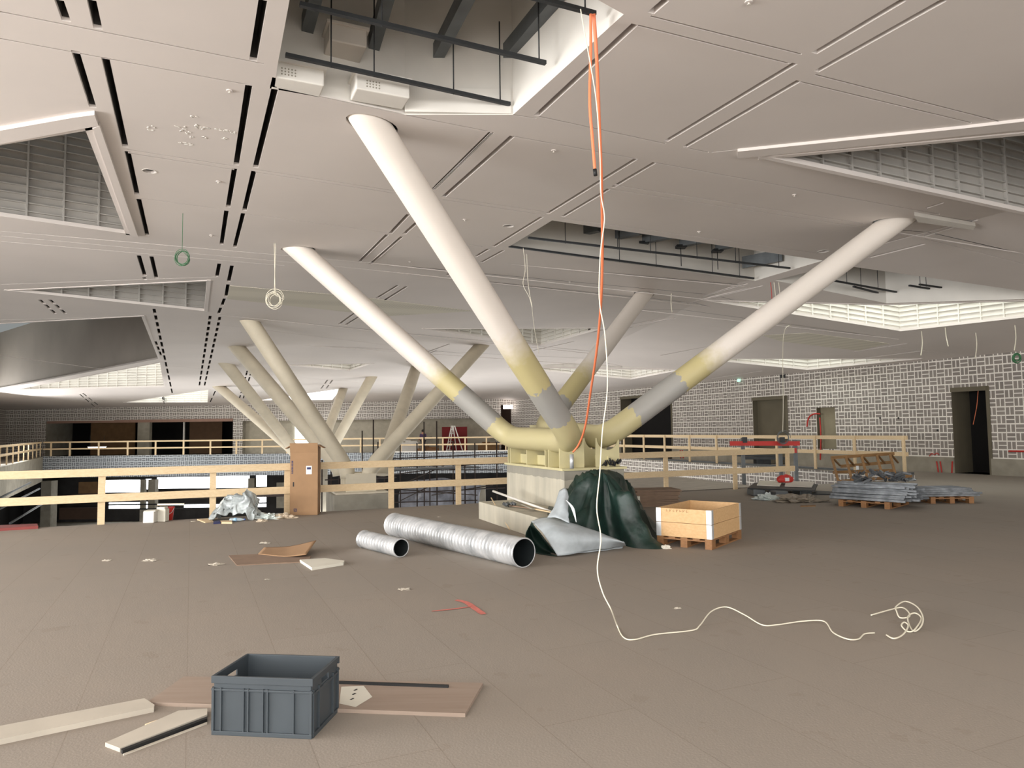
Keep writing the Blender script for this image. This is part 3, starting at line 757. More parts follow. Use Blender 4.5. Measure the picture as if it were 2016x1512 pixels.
# junk on the step block
def rod(name, lab, cat, a, b, r, m, seg=8):
    bm = nb(); tube(bm, [a, b], r, seg); return tag(obj(name, bm, m), lab, cat)
rod('white_pipe', 'long thin white pipe lying across the low concrete block', 'pipe', dp(971, 967, 13.6)+V((0, 0, .0)), dp(1092, 1010, 11.6), .022, M['white'])
rod('thin_lath', 'thin pale lath leaning from the low block to the floor', 'lath', dp(967, 980, 13.3), fl(1003, 1042, .01), .010, M['pine'])
for i, (x0, y0, x1, y1, m) in enumerate(((1035, 987, 1098, 1003, 'pine'), (1000, 990, 1060, 998, 'cardd'), (1050, 998, 1100, 1008, 'pine'), (1012, 984, 1050, 1000, 'conc'))):
    bm = nb(); a, b = fl(x0, y0+6, .345), fl(x1, y1+6, .345); a.z = b.z = .345 + .012*i
    bar(bm, a, b, .05, .018)
    tag(obj('offcut_lath', bm, M[m]), ('long pale wood offcut at the plinth side of the low block', 'brown wood offcut near the left end of the low block', 'pale wood offcut beside the tarpaulin on the low block', 'grey offcut crossing the others on the low block')[i], 'offcut')
bm = nb()
for k in range(10): box(bm, fl(1000+random.uniform(-8, 14), 993+random.uniform(-3, 3), .38), (.08, .05, .03), Matrix.Rotation(random.random()*3, 3, (.3, random.random(), 1)))
tag(obj('metal_scraps', bm, M['steelg']), 'small heap of grey metal clips on the low concrete block', 'scrap')
# far tree columns
def ftree(label, hub, arms, pil, rad):
    t = thing('branching_column', label, 'column', (hub.x, hub.y, 0))
    k = 0
    for (x, y, r, dx, dy) in arms:
        top = cc(x, y); foot = hub + V((dx, dy, 0)); e = top + (top-foot).normalized()*.5
        bm = nb(); b0 = foot + V((0, 0, -.25))
        pts = [b0, foot + V((0, 0, -.1)) + (top-foot).normalized()*.05] + [foot+(e-foot)*s for s in (.06, .12, .5, 1)]
        tube(bm, pts, r, 24); obj('arm', bm, M['colf'], t)
    bm = nb(); w_, d_, ztp = pil
    box(bm, (hub.x, hub.y, (ztp-5.6)/2), (w_, d_, ztp+5.6), Rp); obj('pillar', bm, M['conc'], t, .03)
    bm = nb(); box(bm, (hub.x, hub.y, ztp+.03), (w_*.9, d_*.9, .06), Rp); obj('base_plate', bm, M['colf'], t)
    for s in (-.6, 0, .6):
        bm = nb(); box(bm, V((hub.x, hub.y, ztp+.35)) + (Rp @ V((s, 0, 0))), (.05, 1.0, .6), Rp); obj('gusset_plate', bm, M['colf'], t)
h1 = dp(705, 925, 24.5)
ftree('cream tree column rising from a pillar in the void, beyond the cardboard box', h1, [(492, 633, .26, -.35, 0), (466, 683, .27, -.9, 1.2), (820, 722, .27, .6, 1.2), (948, 680, .25, .35, 0)], (1.9, 1.9, h1.z-.75), .26)
h2 = dp(604, 893, 39)
ftree('farther cream tree column partly hidden behind the cardboard box', h2, [(446, 717, .27, -.5, 0), (431, 761, .27, -.9, 1.0), (732, 742, .27, 1.0, 1.0), (676, 765, .27, .6, .3)], (2.0, 2.0, h2.z-.75), .27)
# ---------------------------------------------------------------- railings
def railing(name, label, pts, zb, heights, posts, rw, rt, pw, pt, m, side=1, cat='railing', lean=0):
    # pts: polyline (x,y); posts: distances or explicit pts; rails on the side facing the viewer
    t = thing(name, label, cat, (pts[0][0], pts[0][1], zb))
    P = [V((*p, 0)) for p in pts]
    for i in range(len(P)-1):
        d = (P[i+1]-P[i]).normalized(); n = V((d.y, -d.x, 0))*side*(pt/2+rt/2+.002)
        for h in heights:
            bm = nb(); a, b = P[i]+n+V((0, 0, zb+h)), P[i+1]+n+V((0, 0, zb+h)); bar(bm, a, b, rt, rw); obj('rail', bm, m, t)
    for i, q in enumerate(posts):
        q = V((q[0], q[1], 0)); dd = (P[min(len(P)-1, 1)]-P[0]).normalized()
        best = 1e9
        for j in range(len(P)-1):
            e = (P[j+1]-P[j]); s = max(0, min(1, (q-P[j]).dot(e)/e.length_squared)); ds = (q-P[j]-e*s).length
            if ds < best: best = ds; dd = e.normalized()
        R_ = Matrix.Rotation(math.atan2(dd.y, dd.x), 3, 'Z')
        bm = nb(); h = heights[0]+rw/2*.6; box(bm, q+V((0, 0, zb+h/2)), (pw, pt, h), R_); obj('post', bm, m, t)
    return t
def along(p0, p1, px):     # point of a ground line seen at photo x
    d = ray(px, 900); n = V((d.y, -d.x, 0)); a, b = V((*p0, 0)), V((*p1, 0))
    t = -a.dot(n)/((b-a).dot(n)); q = a+(b-a)*t; return (q.x, q.y)
NE0, NE1 = (-13, 11.4-.08), (12.7, 22.4-.08)
pl0, pl1 = (-12.6, 11.5-.05), (.1, 16.95)
railing('timber_railing', 'nearest light pine guard railing left of the plinth, along the floor edge', [(-12.6, 11.45), (-.1, 16.82)], 0, [.98, .5], [along(pl0, pl1, x) for x in (202, 420, 566, 770, 902)] + [(-10.3, 12.45), (-12.4, 11.6)], .145, .04, .12, .045, M['pine'])
railing('timber_railing', 'nearest shaded pine guard railing right of the plinth', [along((1.6, 17.5), (8.3, 20.4), 1150), along((1.6, 17.5), (8.3, 20.4), 1561)], 0, [1.0, .5], [along((1.6, 17.5), (8.3, 20.4), x) for x in (1310, 1446, 1550)], .15, .04, .12, .05, M['pine'])
re0, re1 = (12.3, 22.9), (.2, 49.8)
railing('timber_railing', 'pale pine guard railing on the far right edge of the void', [along(re0, re1, 1786), (2.2, 45.3)], .14, [1.14, .62], [along(re0, re1, x) for x in (1780, 1683, 1605, 1530, 1411, 1358, 1309, 1268, 1229, 1193, 1165, 1140)], .13, .04, .09, .06, M['pine'])
railing('timber_railing', 'long low-looking pine railing across the far side of the void', [(-33.4, 50.8), (-.6, 50.3)], .18, [.98, .5], [along((-33.4, 50.8), (0, 50.3), x) for x in (100, 137, 194, 251, 306, 361, 414, 465, 516, 565, 612, 660, 710, 748, 789, 832, 872, 916, 958, 996)], .1, .04, .1, .06, M['pine'])
railing('timber_railing', 'dim brownish pine railing along the left side of the void', [(-33.5, 50.6), (-24.5, 33.6), (-13.6, 13)], .15, [1.0, .55], [(-33.5+9*k/9, 50.6-17*k/9) for k in range(13)], .12, .04, .1, .06, M['pine'], side=-1)
# brick fascias round the void and steel coping
def fascia(name, p0, p1, z0, z1, m, off=.0):
    p0, p1 = V((*p0, 0)), V((*p1, 0)); bm = nb(); uv = bm.loops.layers.uv.new('UVMap'); L = (p1-p0).length
    d = (p1-p0).normalized(); n = V((-d.y, d.x, 0))
    f = bm.faces.new([bm.verts.new(p+V((0, 0, z))) for p, z in ((p0, z0), (p1, z0), (p1, z1), (p0, z1))])
    for lp, c_ in zip(f.loops, ((0, z0), (L, z0), (L, z1), (0, z1))): lp[uv].uv = c_
    g_ = bm.faces.new([bm.verts.new(p+V((0, 0, z1))+o) for p, o in ((p0, V()), (p1, V()), (p1, n*.35), (p0, n*.35))])
    g_.material_index = 1
    return struct(name, bm, [m, M['conc']], recalc=False)
fascia('wall_void_far', (-33.7, 50.95), (0.1, 50.45), -1.35, .16, M['brickb'])
fascia('wall_void_right', (12.58, 22.42), (-.1, 50.45), -1.9, .12, M['brick'])
fascia('wall_void_left', (-12.95, 11.5), (-33.5, 50.9), -1.6, .12, M['conc'])
bm = nb(); bar(bm, (12.6, 22.6, .15), (.1, 50.3, .15), .2, .07); struct('trim_7', bm, M['steelg'])
bm = nb(); bar(bm, V((*along((-33.6, 50.9), (0, 50.4), 760), .2)), V((-.2, 50.38, .2)), .3, .08); struct('trim_8', bm, M['white'])
# lower storey facade with bright windows
LW0, LW1 = (-44, 60), (14, 60)
wins = [(206, 945, 281, 969), (286, 943, 298, 963), (309, 939, 414, 961), (417, 937, 491, 960), (504, 932, 525, 958), (214, 989, 279, 1003), (287, 988, 297, 1003), (362, 993, 414, 999), (425, 990, 480, 1001), (505, 966, 524, 1000)]
hl = [wrect(LW0, LW1, *w_) for w_ in wins]
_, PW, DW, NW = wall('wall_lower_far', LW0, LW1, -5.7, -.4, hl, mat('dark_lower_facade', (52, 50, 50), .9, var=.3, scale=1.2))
for i, r in enumerate(hl):
    bm = nb(); u0, z0, u1, z1 = r
    bm.faces.new([bm.verts.new(PW(a, b, .1)) for a, b in ((u0, z0), (u1, z0), (u1, z1), (u0, z1))]); struct('window_%d' % (30+i), bm, M['sky3'], recalc=False)
bm = nb(); box(bm, (-15, 55.6, -1.25), (60, 9.0, .2)); struct('ceiling_lower_far', bm, M['conc'])
bm = nb(); box(bm, (-15, 60.3, -1.0), (60, .4, 1.6)); struct('wall_lower_spandrel', bm, M['conc'])
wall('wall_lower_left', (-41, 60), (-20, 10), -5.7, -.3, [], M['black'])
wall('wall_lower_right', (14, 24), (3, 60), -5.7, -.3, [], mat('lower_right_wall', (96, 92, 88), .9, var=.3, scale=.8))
for i, (x0, y0, x1, y1, m, lab) in enumerate(((156, 949, 196, 971, M['brownint'], 'tan lit board in the lower storey left of the bright windows'), (118, 1000, 192, 1022, mat('lower_brown_counter', (70, 52, 40), .9), 'dark brown counter low in the lower hall at left'), (430, 962, 500, 975, mat('lower_grey_band', (70, 66, 62), .9), 'grey band below the brightest lower window'), (545, 950, 562, 1000, M['conc'], 'pale upright board in the lower hall beside the cardboard box'))):
    a, b = dp(x0, y0, 57), dp(x1, y1, 57); bm = nb(); box(bm, ((a.x+b.x)/2, 57, (a.z+b.z)/2), (b.x-a.x, .15, a.z-b.z)); tag(obj('lower_hall_board', bm, m), lab, 'board')
for i in range(5):
    a, b = dp(200, 975+i*2.5, 40+i*3), dp(560, 966+i*2.5, 40+i*3); bm = nb(); bar(bm, a, b, .12, .1); tag(obj('lower_hall_joist', bm, M['rust']), 'dark brown joist crossing below the bright lower windows, ' + ('nearest', 'second nearest', 'middle', 'second farthest', 'farthest')[i], 'joist')
for i, (x0, y0, x1, y1) in enumerate(((-20, 990, 60, 950), (-20, 1012, 78, 962), (20, 1030, 95, 985))):
    a, b = dp(x0, y0, 24), dp(x1, y1, 34); bm = nb(); tube(bm, [a, b], .04, 8); tag(obj('stair_handrail', bm, M['steelg']), 'grey sloping stair handrail in the dark void at far left, ' + ('upper', 'middle', 'lower')[i], 'handrail')
# mullions and pipes before the lower windows
for i, (x, wd, lab) in enumerate(((99, .8, 'grey concrete lower pillar at far left beneath the left railing'), (283.5, .34, 'thin dark lower post between the first bright windows'), (303, .55, 'dark lower pillar right of the small bright window'), (497, .5, 'dark lower pillar left of the narrow bright window'))):
    p = V((*along((-44, 57), (14, 57), x), 0)); bm = nb(); box(bm, (p.x, p.y, -3.8), (wd, wd, 3.7)); tag(obj('lower_pillar', bm, M['conc']), lab, 'pillar')
for i, (y, lab) in enumerate(((994, 'dark pipe run across the lower bright windows, upper of two'), (1003, 'dark pipe run across the lower bright windows, lower of two'))):
    a, b = dp(205, y, 55), dp(530, y-4, 55); bm = nb(); tube(bm, [a, b], .05, 8); tag(obj('pipe_run', bm, M['steeld']), lab, 'pipe')
# fluorescent lamps
def lamp(name, lab, px, py, D, L, m, rz=0):
    p = dp(px, py, D); t = thing(name, lab, 'lamp', tuple(p), rz)
    bm = nb(); box(bm, (0, 0, .06), (L+.1, .14, .05)); ho = lobj('housing', bm, M['white'], t)
    bm = nb(); tube(bm, [(-L/2, 0, 0), (L/2, 0, 0)], .06, 10); lobj('tube', bm, m, ho)
    bm = nb(); tube(bm, [(-L/2+.1, 0, .08), (-L/2+.1, 0, .9)], .01, 6); tube(bm, [(L/2-.1, 0, .08), (L/2-.1, 0, .9)], .01, 6); lobj('hanger', bm, M['steeld'], t)
lamp('work_lamp', 'glowing white tube lamp in the far left opening behind the far railing', 191, 881, 52.2, 1.25, M['tube'])
lamp('work_lamp', 'glowing warm tube lamp down in the lower hall', 336, 993, 53, 1.9, M['tubew'])
bm = nb(); p = dp(1000, 801, 56.3); box(bm, p, (.75, .12, .3)); t = tag(obj('wall_lamp', bm, M['tube']), 'small lit rectangular lamp above the dark far doorway', 'lamp')
bm = nb(); p = PR(*onwall(RW0, RW1, 1456, 749), -.05); box(bm, p, (.12, .12, .12)); tag(obj('exit_sign', bm, M['exitg']), 'tiny glowing green square sign high on the right brick wall', 'sign')
# ---------------------------------------------------------------- scaffold, curtain, ladder in the void
sct = thing('scaffold', 'dark tube scaffold standing in the void behind the nearest railing', 'scaffold', (-5, 31, -5.6))
def sp(x, D, zt, zb=-5.55):
    d = dp(x, 900, D); bm = nb(); tube(bm, [(d.x, d.y, zb), (d.x, d.y, zt)], .028, 8); obj('standard', bm, M['rust'], sct); return d
def zof(x, y, D): return dp(x, y, D).z
for x, y, D in ((634, 905, 28), (652, 905, 30), (668, 900, 29), (713, 848, 31), (735, 826, 30), (744, 870, 33), (788, 868, 32), (821, 872, 30), (835, 830, 32), (860, 829, 30), (892, 868, 32), (935, 872, 30), (978, 870, 31), (905, 905, 33), (915, 905, 29), (765, 900, 28), (846, 905, 33), (757, 905, 34)):
    sp(x, D, zof(x, y, D))
for x0, y0, D0, x1, y1, D1 in ((730, 905, 30, 1000, 893, 30), (730, 921, 31, 1000, 912, 31), (745, 938, 33, 1000, 905, 30), (740, 960, 30, 940, 975, 33), (725, 975, 31, 995, 960, 31), (640, 915, 28, 780, 910, 28), (640, 945, 30, 780, 940, 33), (738, 900, 30, 900, 925, 33), (800, 950, 32, 900, 905, 31), (790, 985, 32, 860, 950, 30), (640, 960, 28, 700, 990, 30), (760, 925, 33, 990, 925, 31), (850, 975, 33, 970, 955, 30), (735, 990, 30, 940, 985, 31)):
    bm = nb(); tube(bm, [dp(x0, y0, D0), dp(x1, y1, D1)], .024, 8); obj('ledger', bm, M['rust'], sct)
for x0, x1, y, D in ((735, 830, 926, 29), (830, 935, 922, 30)):
    bm = nb(); a, b = dp(x0, y, D), dp(x1, y-3, D+1); bar(bm, a, b, 1.2, .05); obj('platform', bm, M['steelg'], sct)
def patch(name, rows, m, th=.01, nu=6, noise_a=0, noise_s=6, parent=None):
    # rows of 3-D control points -> smooth sheet
    rr = [smooth_pts(r, nu) for r in rows]; cols = list(zip(*rr)); full = [smooth_pts(c_, nu) for c_ in cols]
    bm = nb(); vs = [[bm.verts.new(p + (V((noise.noise(p*noise_s), noise.noise(p*noise_s+V((9, 0, 0))), noise.noise(p*noise_s+V((0, 9, 0)))))*noise_a if noise_a else V())) for p in c_] for c_ in full]
    for i in range(len(vs)-1):
        for j in range(len(vs[0])-1):
            f = bm.faces.new((vs[i][j], vs[i+1][j], vs[i+1][j+1], vs[i][j+1])); f.smooth = True
    o = obj(name, bm, m, parent, recalc=False)
    s = o.modifiers.new('thickness', 'SOLIDIFY'); s.thickness = th; return o
rows = [[dp(x, 948 - (x-785)*.02, 36) for x in (785, 840, 890, 945)], [dp(x, 968, 35.7+.4*((x//50) % 2)) for x in (785, 840, 890, 945)], [dp(x, 1010, 36) for x in (785, 840, 890, 945)]]
tag(patch('plastic_sheeting', rows, mat('smoky_sheet', (116, 118, 126), .3, var=.4, scale=3, bump=.8, bscale=4), .02, 12, .22, 1.1), 'wrinkled grey plastic sheeting hanging in the void behind the scaffold', 'sheet')
bm = nb(); box(bm, (dp(946, 960, 37).x, 37, -3.2), (.5, .5, 4.6));
o = obj('brick_pier', bm, M['conc']); tag(o, 'slim brick pier at the right edge of the hanging sheeting', 'pier')
lad = thing('step_ladder', 'white A-frame step ladder on the far gallery before the red banner', 'ladder', tuple(dp(917, 884, 53)))
lz = zof(893, 838, 53)
for k, (x0, x1) in enumerate(((878, 889), (899, 892), (912, 895), (884, 891.5))):
    D = 53 + (0, .5, 0, .5)[k]
    bm = nb(); a = dp(x0, 880, D); a.z = 0; b = dp(x1, 838, 53.2); bar(bm, a, b, .07, .06, up=V((0, 1, 0))); obj('stile', bm, M['white'], lad)
for k in range(6):
    t_ = (k+.7)/6.6; bm = nb(); a = dp(878, 880, 53); a.z = 0; b = dp(889, 838, 53.2); c1 = dp(884, 880, 53.5); c1.z = 0; e = dp(891.5, 838, 53.2); tube(bm, [a+(b-a)*t_, c1+(e-c1)*t_+V((.12, 0, 0))], .03, 6); obj('rung', bm, M['white'], lad)
bm = nb(); a, b = dp(870, 841, 54.5), dp(920, 879, 54.5); box(bm, ((a.x+b.x)/2, 54.5, (a.z+.02)/2+.01), (b.x-a.x, .06, a.z-.02)); tag(obj('red_screen', bm, M['redd']), 'dark red screen behind the step ladder on the far gallery', 'screen')
for i, (x, y, w_, h_, m, lab) in enumerate(((842, 872, 1.6, .35, 'pallet', 'low brown goods stack on the far gallery left of the ladder'), (808, 874, 1.3, .8, 'white', 'white covered bundle on the far gallery beside the person'), (851, 862, .9, 1.1, 'conc', 'grey cabinet on the far gallery right of the person'), (962, 872, 1.6, .6, 'oldwood', 'dark goods pile on the far gallery right of the red screen'))):
    p = dp(x, y, 53.2+.4*i); bm = nb(); box(bm, (p.x, p.y, h_/2), (w_, .7, h_)); box(bm, (p.x+.1, p.y, h_+.05), (w_*.7, .5, .1)); box(bm, (p.x-.2, p.y-.1, h_+.13), (w_*.4, .3, .06)); tag(obj('stored_goods', bm, M[m], bevel=.03), lab, 'goods')
# person far away at the gallery railing
def skin_fig(name, verts, edges, rad, m, parent=None, sub=2):
    me = bpy.data.meshes.new(name); me.from_pydata(verts, edges, []); o = bpy.data.objects.new(name, me); C.objects.link(o)
    o.modifiers.new('skin', 'SKIN')
    if not me.skin_vertices: me.skin_vertices.new()
    for i, r in enumerate(rad): me.skin_vertices[0].data[i].radius = (r, r)
    me.skin_vertices[0].data[0].use_root = True
    s = o.modifiers.new('sub', 'SUBSURF'); s.levels = sub; s.render_levels = sub
    me.materials.append(m)
    if parent: o.parent = parent
    return o
pp = dp(833, 880, 52.6)
per = thing('person', 'dark-haired person in a purple top standing behind the far railing', 'person', (pp.x, pp.y, .0), math.radians(-20))
sk = [(0, 0, .95), (0, 0, 1.15), (0, 0, 1.38), (0, -.01, 1.5), (0, -.03, 1.62), (.19, 0, 1.4), (.23, -.03, 1.15), (.22, -.22, 1.02), (.22, -.30, 1.0), (-.19, 0, 1.4), (-.24, 0, 1.15), (-.22, -.2, 1.0), (-.22, -.28, .98), (.1, 0, .9), (.11, -.02, .48), (.11, .02, .08), (.12, -.14, .05), (-.1, 0, .9), (-.12, .03, .48), (-.12, .05, .08), (-.13, -.1, .05)]
ed = [(0, 1), (1, 2), (2, 3), (3, 4), (2, 5), (5, 6), (6, 7), (7, 8), (2, 9), (9, 10), (10, 11), (11, 12), (0, 13), (13, 14), (14, 15), (15, 16), (0, 17), (17, 18), (18, 19), (19, 20)]
rd = [.14, .13, .15, .055, .1, .06, .045, .035, .04, .06, .045, .035, .04, .09, .065, .045, .04, .09, .065, .045, .04]
skin_fig('body', sk, ed, rd, M['skin'], per)
skin_fig('purple_top', [(0, 0, .92), (0, 0, 1.15), (0, 0, 1.38), (.19, 0, 1.4), (.23, -.03, 1.17), (-.19, 0, 1.4), (-.24, 0, 1.17)], [(0, 1), (1, 2), (2, 3), (3, 4), (2, 5), (5, 6)], [.16, .155, .17, .08, .065, .08, .065], M['purple'], per)
skin_fig('trousers', [(0, 0, .95), (.1, 0, .88), (.11, -.02, .48), (.11, .02, .12), (-.1, 0, .88), (-.12, .03, .48), (-.12, .05, .12)], [(0, 1), (1, 2), (2, 3), (0, 4), (4, 5), (5, 6)], [.15, .1, .08, .065, .1, .08, .065], mat('dark_trousers', (38, 40, 50), .9), per)
bm = nb(); bmesh.ops.create_uvsphere(bm, u_segments=16, v_segments=10, radius=.115, matrix=Matrix.Translation((0, .0, 1.665)) @ Matrix.Diagonal((1, 1.1, .95, 1))); lobj('hair', bm, M['hair'], per)
bm = nb(); tube(bm, [(0, -.12, 1.6), (0, -.15, 1.57)], [.012, .02], 6); lobj('nose', bm, M['skin'], per)
# ---------------------------------------------------------------- right wall fittings
def hose(name, lab, pts, r, m, cat='hose', n=8):
    bm = nb(); tube(bm, smooth_pts(pts, n), r, 8); return tag(obj(name, bm, m), lab, cat)
def wp(px, py, off=-.06): return PR(*onwall(RW0, RW1, px, py), off)
hose('red_conduit', 'red conduit curving out of the small niche in the right brick wall', [wp(1592, 840, -.1), wp(1596, 823, -.12), wp(1606, 815, -.12), wp(1616, 815, -.03)], .03, M['red'])
hose('red_conduit', 'red conduit pipe running down inside the niche in the right wall', [wp(1616, 822), wp(1618, 860), wp(1617, 905)], .028, M['red'])
hose('red_conduit', 'red conduit stub, leftmost below the brick left of the black doorway', [wp(1846, 908), wp(1850, 932)], .022, M['red'])
hose('red_conduit', 'red conduit stub, second from left near the black doorway', [wp(1853, 908), wp(1857, 934)], .022, M['red'])
hose('red_conduit', 'red conduit stub beside the frame of the black doorway', [wp(1877, 908), wp(1876, 934)], .022, M['red'])
hose('red_conduit', 'wavy red conduit loop on the brick left of the black doorway', [wp(1832, 898), wp(1836, 893), wp(1842, 895), wp(1846, 892), wp(1851, 895)], .015, M['red'])
hose('red_pipe', 'dark red pipe fixed low on the brick at the right picture edge', [wp(1988, 888), wp(2050, 889)], .03, M['red'], 'pipe')
hose('orange_lead', 'orange lead hanging inside the black doorway', [PR(*onwall(RW0, RW1, 1908, 768), .5), PR(*onwall(RW0, RW1, 1905, 800), .5), PR(*onwall(RW0, RW1, 1898, 836), .5)], .012, M['orange'], 'cable')
hose('red_conduit', 'thin red conduit, left one of the pair low behind the right railing', [wp(1341, 886), wp(1342, 902)], .03, M['red'])
hose('red_conduit', 'thin red conduit, right one of the pair low behind the right railing', [wp(1345, 886), wp(1347, 902)], .03, M['red'])
for x, y, lab in ((1543, 741, 'dark wall box with a red lead high on the brick above the olive door'), (1302, 757, 'small dark bracket at the wall top behind the right arm'), (1040, 779, 'small dark bracket at the wall top beside the near arm')):
    p = wp(x, y, -.08); bm = nb(); box(bm, p, (.16, .2, .14)); tag(obj('wall_box', bm, M['steeld']), lab, 'box')
for x, y, lab in ((1733, 823, 'left'), (1769, 823, 'middle'), (1846, 847, 'right')):
    p = wp(x, y, -.004); bm = nb(); tube(bm, [p, p - NR*.012], .035, 10); tag(obj('wall_socket_hole', bm, M['blk']), 'small black socket hole in the right brick wall, %s of three' % lab, 'socket')
bm = nb(); a, b = cc(1950, 699), cc(1995, 697); bar(bm, a-V((0, 0, .05)), b-V((0, 0, .05)), .25, .1); tag(obj('ceiling_gap_tray', bm, M['steeld']), 'dark slot tray where the ceiling meets the right wall top', 'tray')
# ---------------------------------------------------------------- objects on the near floor
# cardboard box by the railing
bx = V((*fl(597, 1008.5)[:2], 0)); bx = bx*(14.64/bx.y); bw, bd, bh = .56, .28, 1.43
b0 = thing('cardboard_box', 'tall brown cardboard box with blue print standing against the railing', 'box', (bx.x+.0, bx.y+bd/2, 0), math.radians(4))
bm = nb(); box(bm, (0, 0, bh/2), (bw, bd, bh)); lobj('body', bm, M['card'], b0, .006)
for s in (-1, 1):
    bm = nb(); box(bm, (s*(bw/2+.05), 0, bh-.04), (.12, bd*.9, .012), Matrix.Rotation(s*.5, 3, 'Y')); lobj('flap', bm, M['card'], b0)
bm = nb(); box(bm, (0, -bd/2-.02, bh-.06), (bw, .012, .2), Matrix.Rotation(.22, 3, 'X')); lobj('flap', bm, M['card'], b0)
bm = nb(); box(bm, (.1, -bd/2-.003, bh*.64), (.115, .003, .17)); st_ = lobj('label_sticker', bm, M['paper'], b0)
bm = nb(); box(bm, (.1, -bd/2-.006, bh*.665), (.08, .002, .045)); lobj('label_print', bm, M['ink'], st_)
bm = nb()
for k in range(9): box(bm, (-bw/2+.045, -bd/2-.003, bh*.60+k*.03), (.032, .002, .018), Matrix.Rotation(.1*(k % 3-1), 3, 'Y'))
lobj('printed_lettering', bm, M['ink'], b0)
bm = nb()
for k in range(16): box(bm, (-bw/2+.085+(k % 4)*.018, -bd/2-.003, .08+(k//4)*.018), (.013, .002, .013) if (k*7) % 3 else (.006, .002, .013))
lobj('printed_symbol', bm, M['ink'], b0)
bm = nb(); box(bm, (-bw/2+.07, -bd/2-.002, bh*.44), (.025, .003, .09)); lobj('handle_slot', bm, M['blk'], b0)
# white bin and red bucket
p = fl(292, 1030); t = thing('white_container', 'white square plastic container by the nearest railing at left', 'container', tuple(p), .15)
bm = nb(); box(bm, (0, .1, .11), (.2, .2, .22)); lobj('body', bm, M['white'], t, .015)
bm = nb(); box(bm, (.02, .1, .225), (.21, .21, .02)); lobj('lid', bm, M['foam'], t)
p = fl(311, 1029, 0); bm = nb(); box(bm, (p.x, p.y+.2, .12), (.16, .16, .24)); box(bm, (p.x-.02, p.y+.2, .26), (.16, .14, .04)); tag(obj('tan_carton', bm, M['foam'], bevel=.01), 'beige carton between the white container and the red bucket', 'carton')
p = fl(326, 1025, 0); t = thing('red_bucket', 'red plastic bucket with a wire handle beside the white container', 'bucket', (p.x, p.y+.1, 0))
bm = nb(); rg = tube(bm, [(0, 0, 0), (0, 0, .24)], [.085, .11], 24, cap=False); bm.faces.new(rg[0]); tube(bm, [(0, 0, .235), (0, 0, .25)], [.118, .118], 24, cap=False); bo = lobj('body', bm, M['red'], t)
bm = nb(); tube(bm, smooth_pts([(-.11, 0, .23), (-.09, -.06, .15), (0, -.12, .10), (.09, -.06, .15), (.11, 0, .23)], 6), .005, 6); lobj('handle', bm, M['galv'], bo)
# heaps of film
def blob(name, lab, cat, c_, s, m, seed, amp=.35, sub=4, fr=2.2):
    bm = nb(); bmesh.ops.create_icosphere(bm, subdivisions=sub, radius=1)
    for v in bm.verts:
        q = v.co*fr + V((seed*3.1, seed, 0)); k = 1 + amp*(abs(noise.noise(q))*2-.5) + amp*.5*noise.noise(q*3)
        v.co = V((v.co.x*s[0]*k, v.co.y*s[1]*k, max(v.co.z*s[2]*k, 0)))
    bmesh.ops.remove_doubles(bm, verts=bm.verts, dist=.0005)
    for f in bm.faces: f.smooth = (seed % 2 == 0)
    o = obj(name, bm, m); o.location = c_; return tag(o, lab, cat)
q = fl(462, 1018); 
M['bagf'] = mat('clear_bag_film', (188, 196, 196), .25, var=.45, scale=5, bump=.8, bscale=14, alpha=.8)
def trash_bag():
    x0 = q.x; y0 = q.y-.4
    rows = []
    prof = [(420, 1022, 0), (437, 985, .2), (450, 978, .3), (470, 972, .36), (490, 965, .4), (500, 975, .36), (503, 1000, .2), (503, 1014, 0)]
    bm = nb(); top = [dp(x, y, y0) for x, y, _ in prof]
    rr = []
    for k in range(9):
        a = math.pi*k/8; off = -math.cos(a)*.22; hh = math.sin(a)
        rr.append([V((p_.x, p_.y+off, max(0.0, p_.z)*(.25+.75*hh))) for p_ in top])
    return tag(patch('rubbish_bag', rr, M['bagf'], .004, 5, .09, 9), 'crumpled clear plastic rubbish bag with blue tint beside the railing', 'bag')
trash_bag()
blob('crumpled_film', 'crumpled pale film heap between the rubbish bag and the cardboard box', 'film', tuple(fl(527, 1021)), (.24, .14, .09), M['film'], 3, .6)
blob('crumpled_film', 'low beige film heap at the foot of the cardboard box', 'film', tuple(fl(553, 1020)), (.24, .12, .08), mat('beige_film', (186, 170, 148), .6, var=.15, bump=.4), 5, .6)
blob('crumpled_film', 'tiny beige film scrap before the larger heaps', 'film', tuple(fl(515, 1027)), (.1, .06, .05), mat('beige_film_scrap', (190, 176, 156), .6), 7, .6, 3)
p = fl(452, 1027); t = thing('water_bottle', 'clear plastic water bottle with a blue label lying by the rubbish bag', 'bottle', (p.x, p.y, .036), .1)
bm = nb(); tube(bm, [(0, 0, 0), (.02, 0, 0), (.2, 0, 0), (.25, 0, 0), (.27, 0, 0)], [.025, .034, .034, .014, .014], 14); lobj('body', bm, mat('clear_bottle', (190, 205, 212), .15, alpha=.55), t)
bm = nb(); tube(bm, [(.08, 0, 0), (.14, 0, 0)], .036, 14); lobj('label', bm, mat('bottle_label_blue', (150, 190, 220), .5), t)
bm = nb(); tube(bm, [(.27, 0, 0), (.29, 0, 0)], .016, 12); lobj('cap', bm, mat('blue_cap', (60, 90, 160), .5), t)
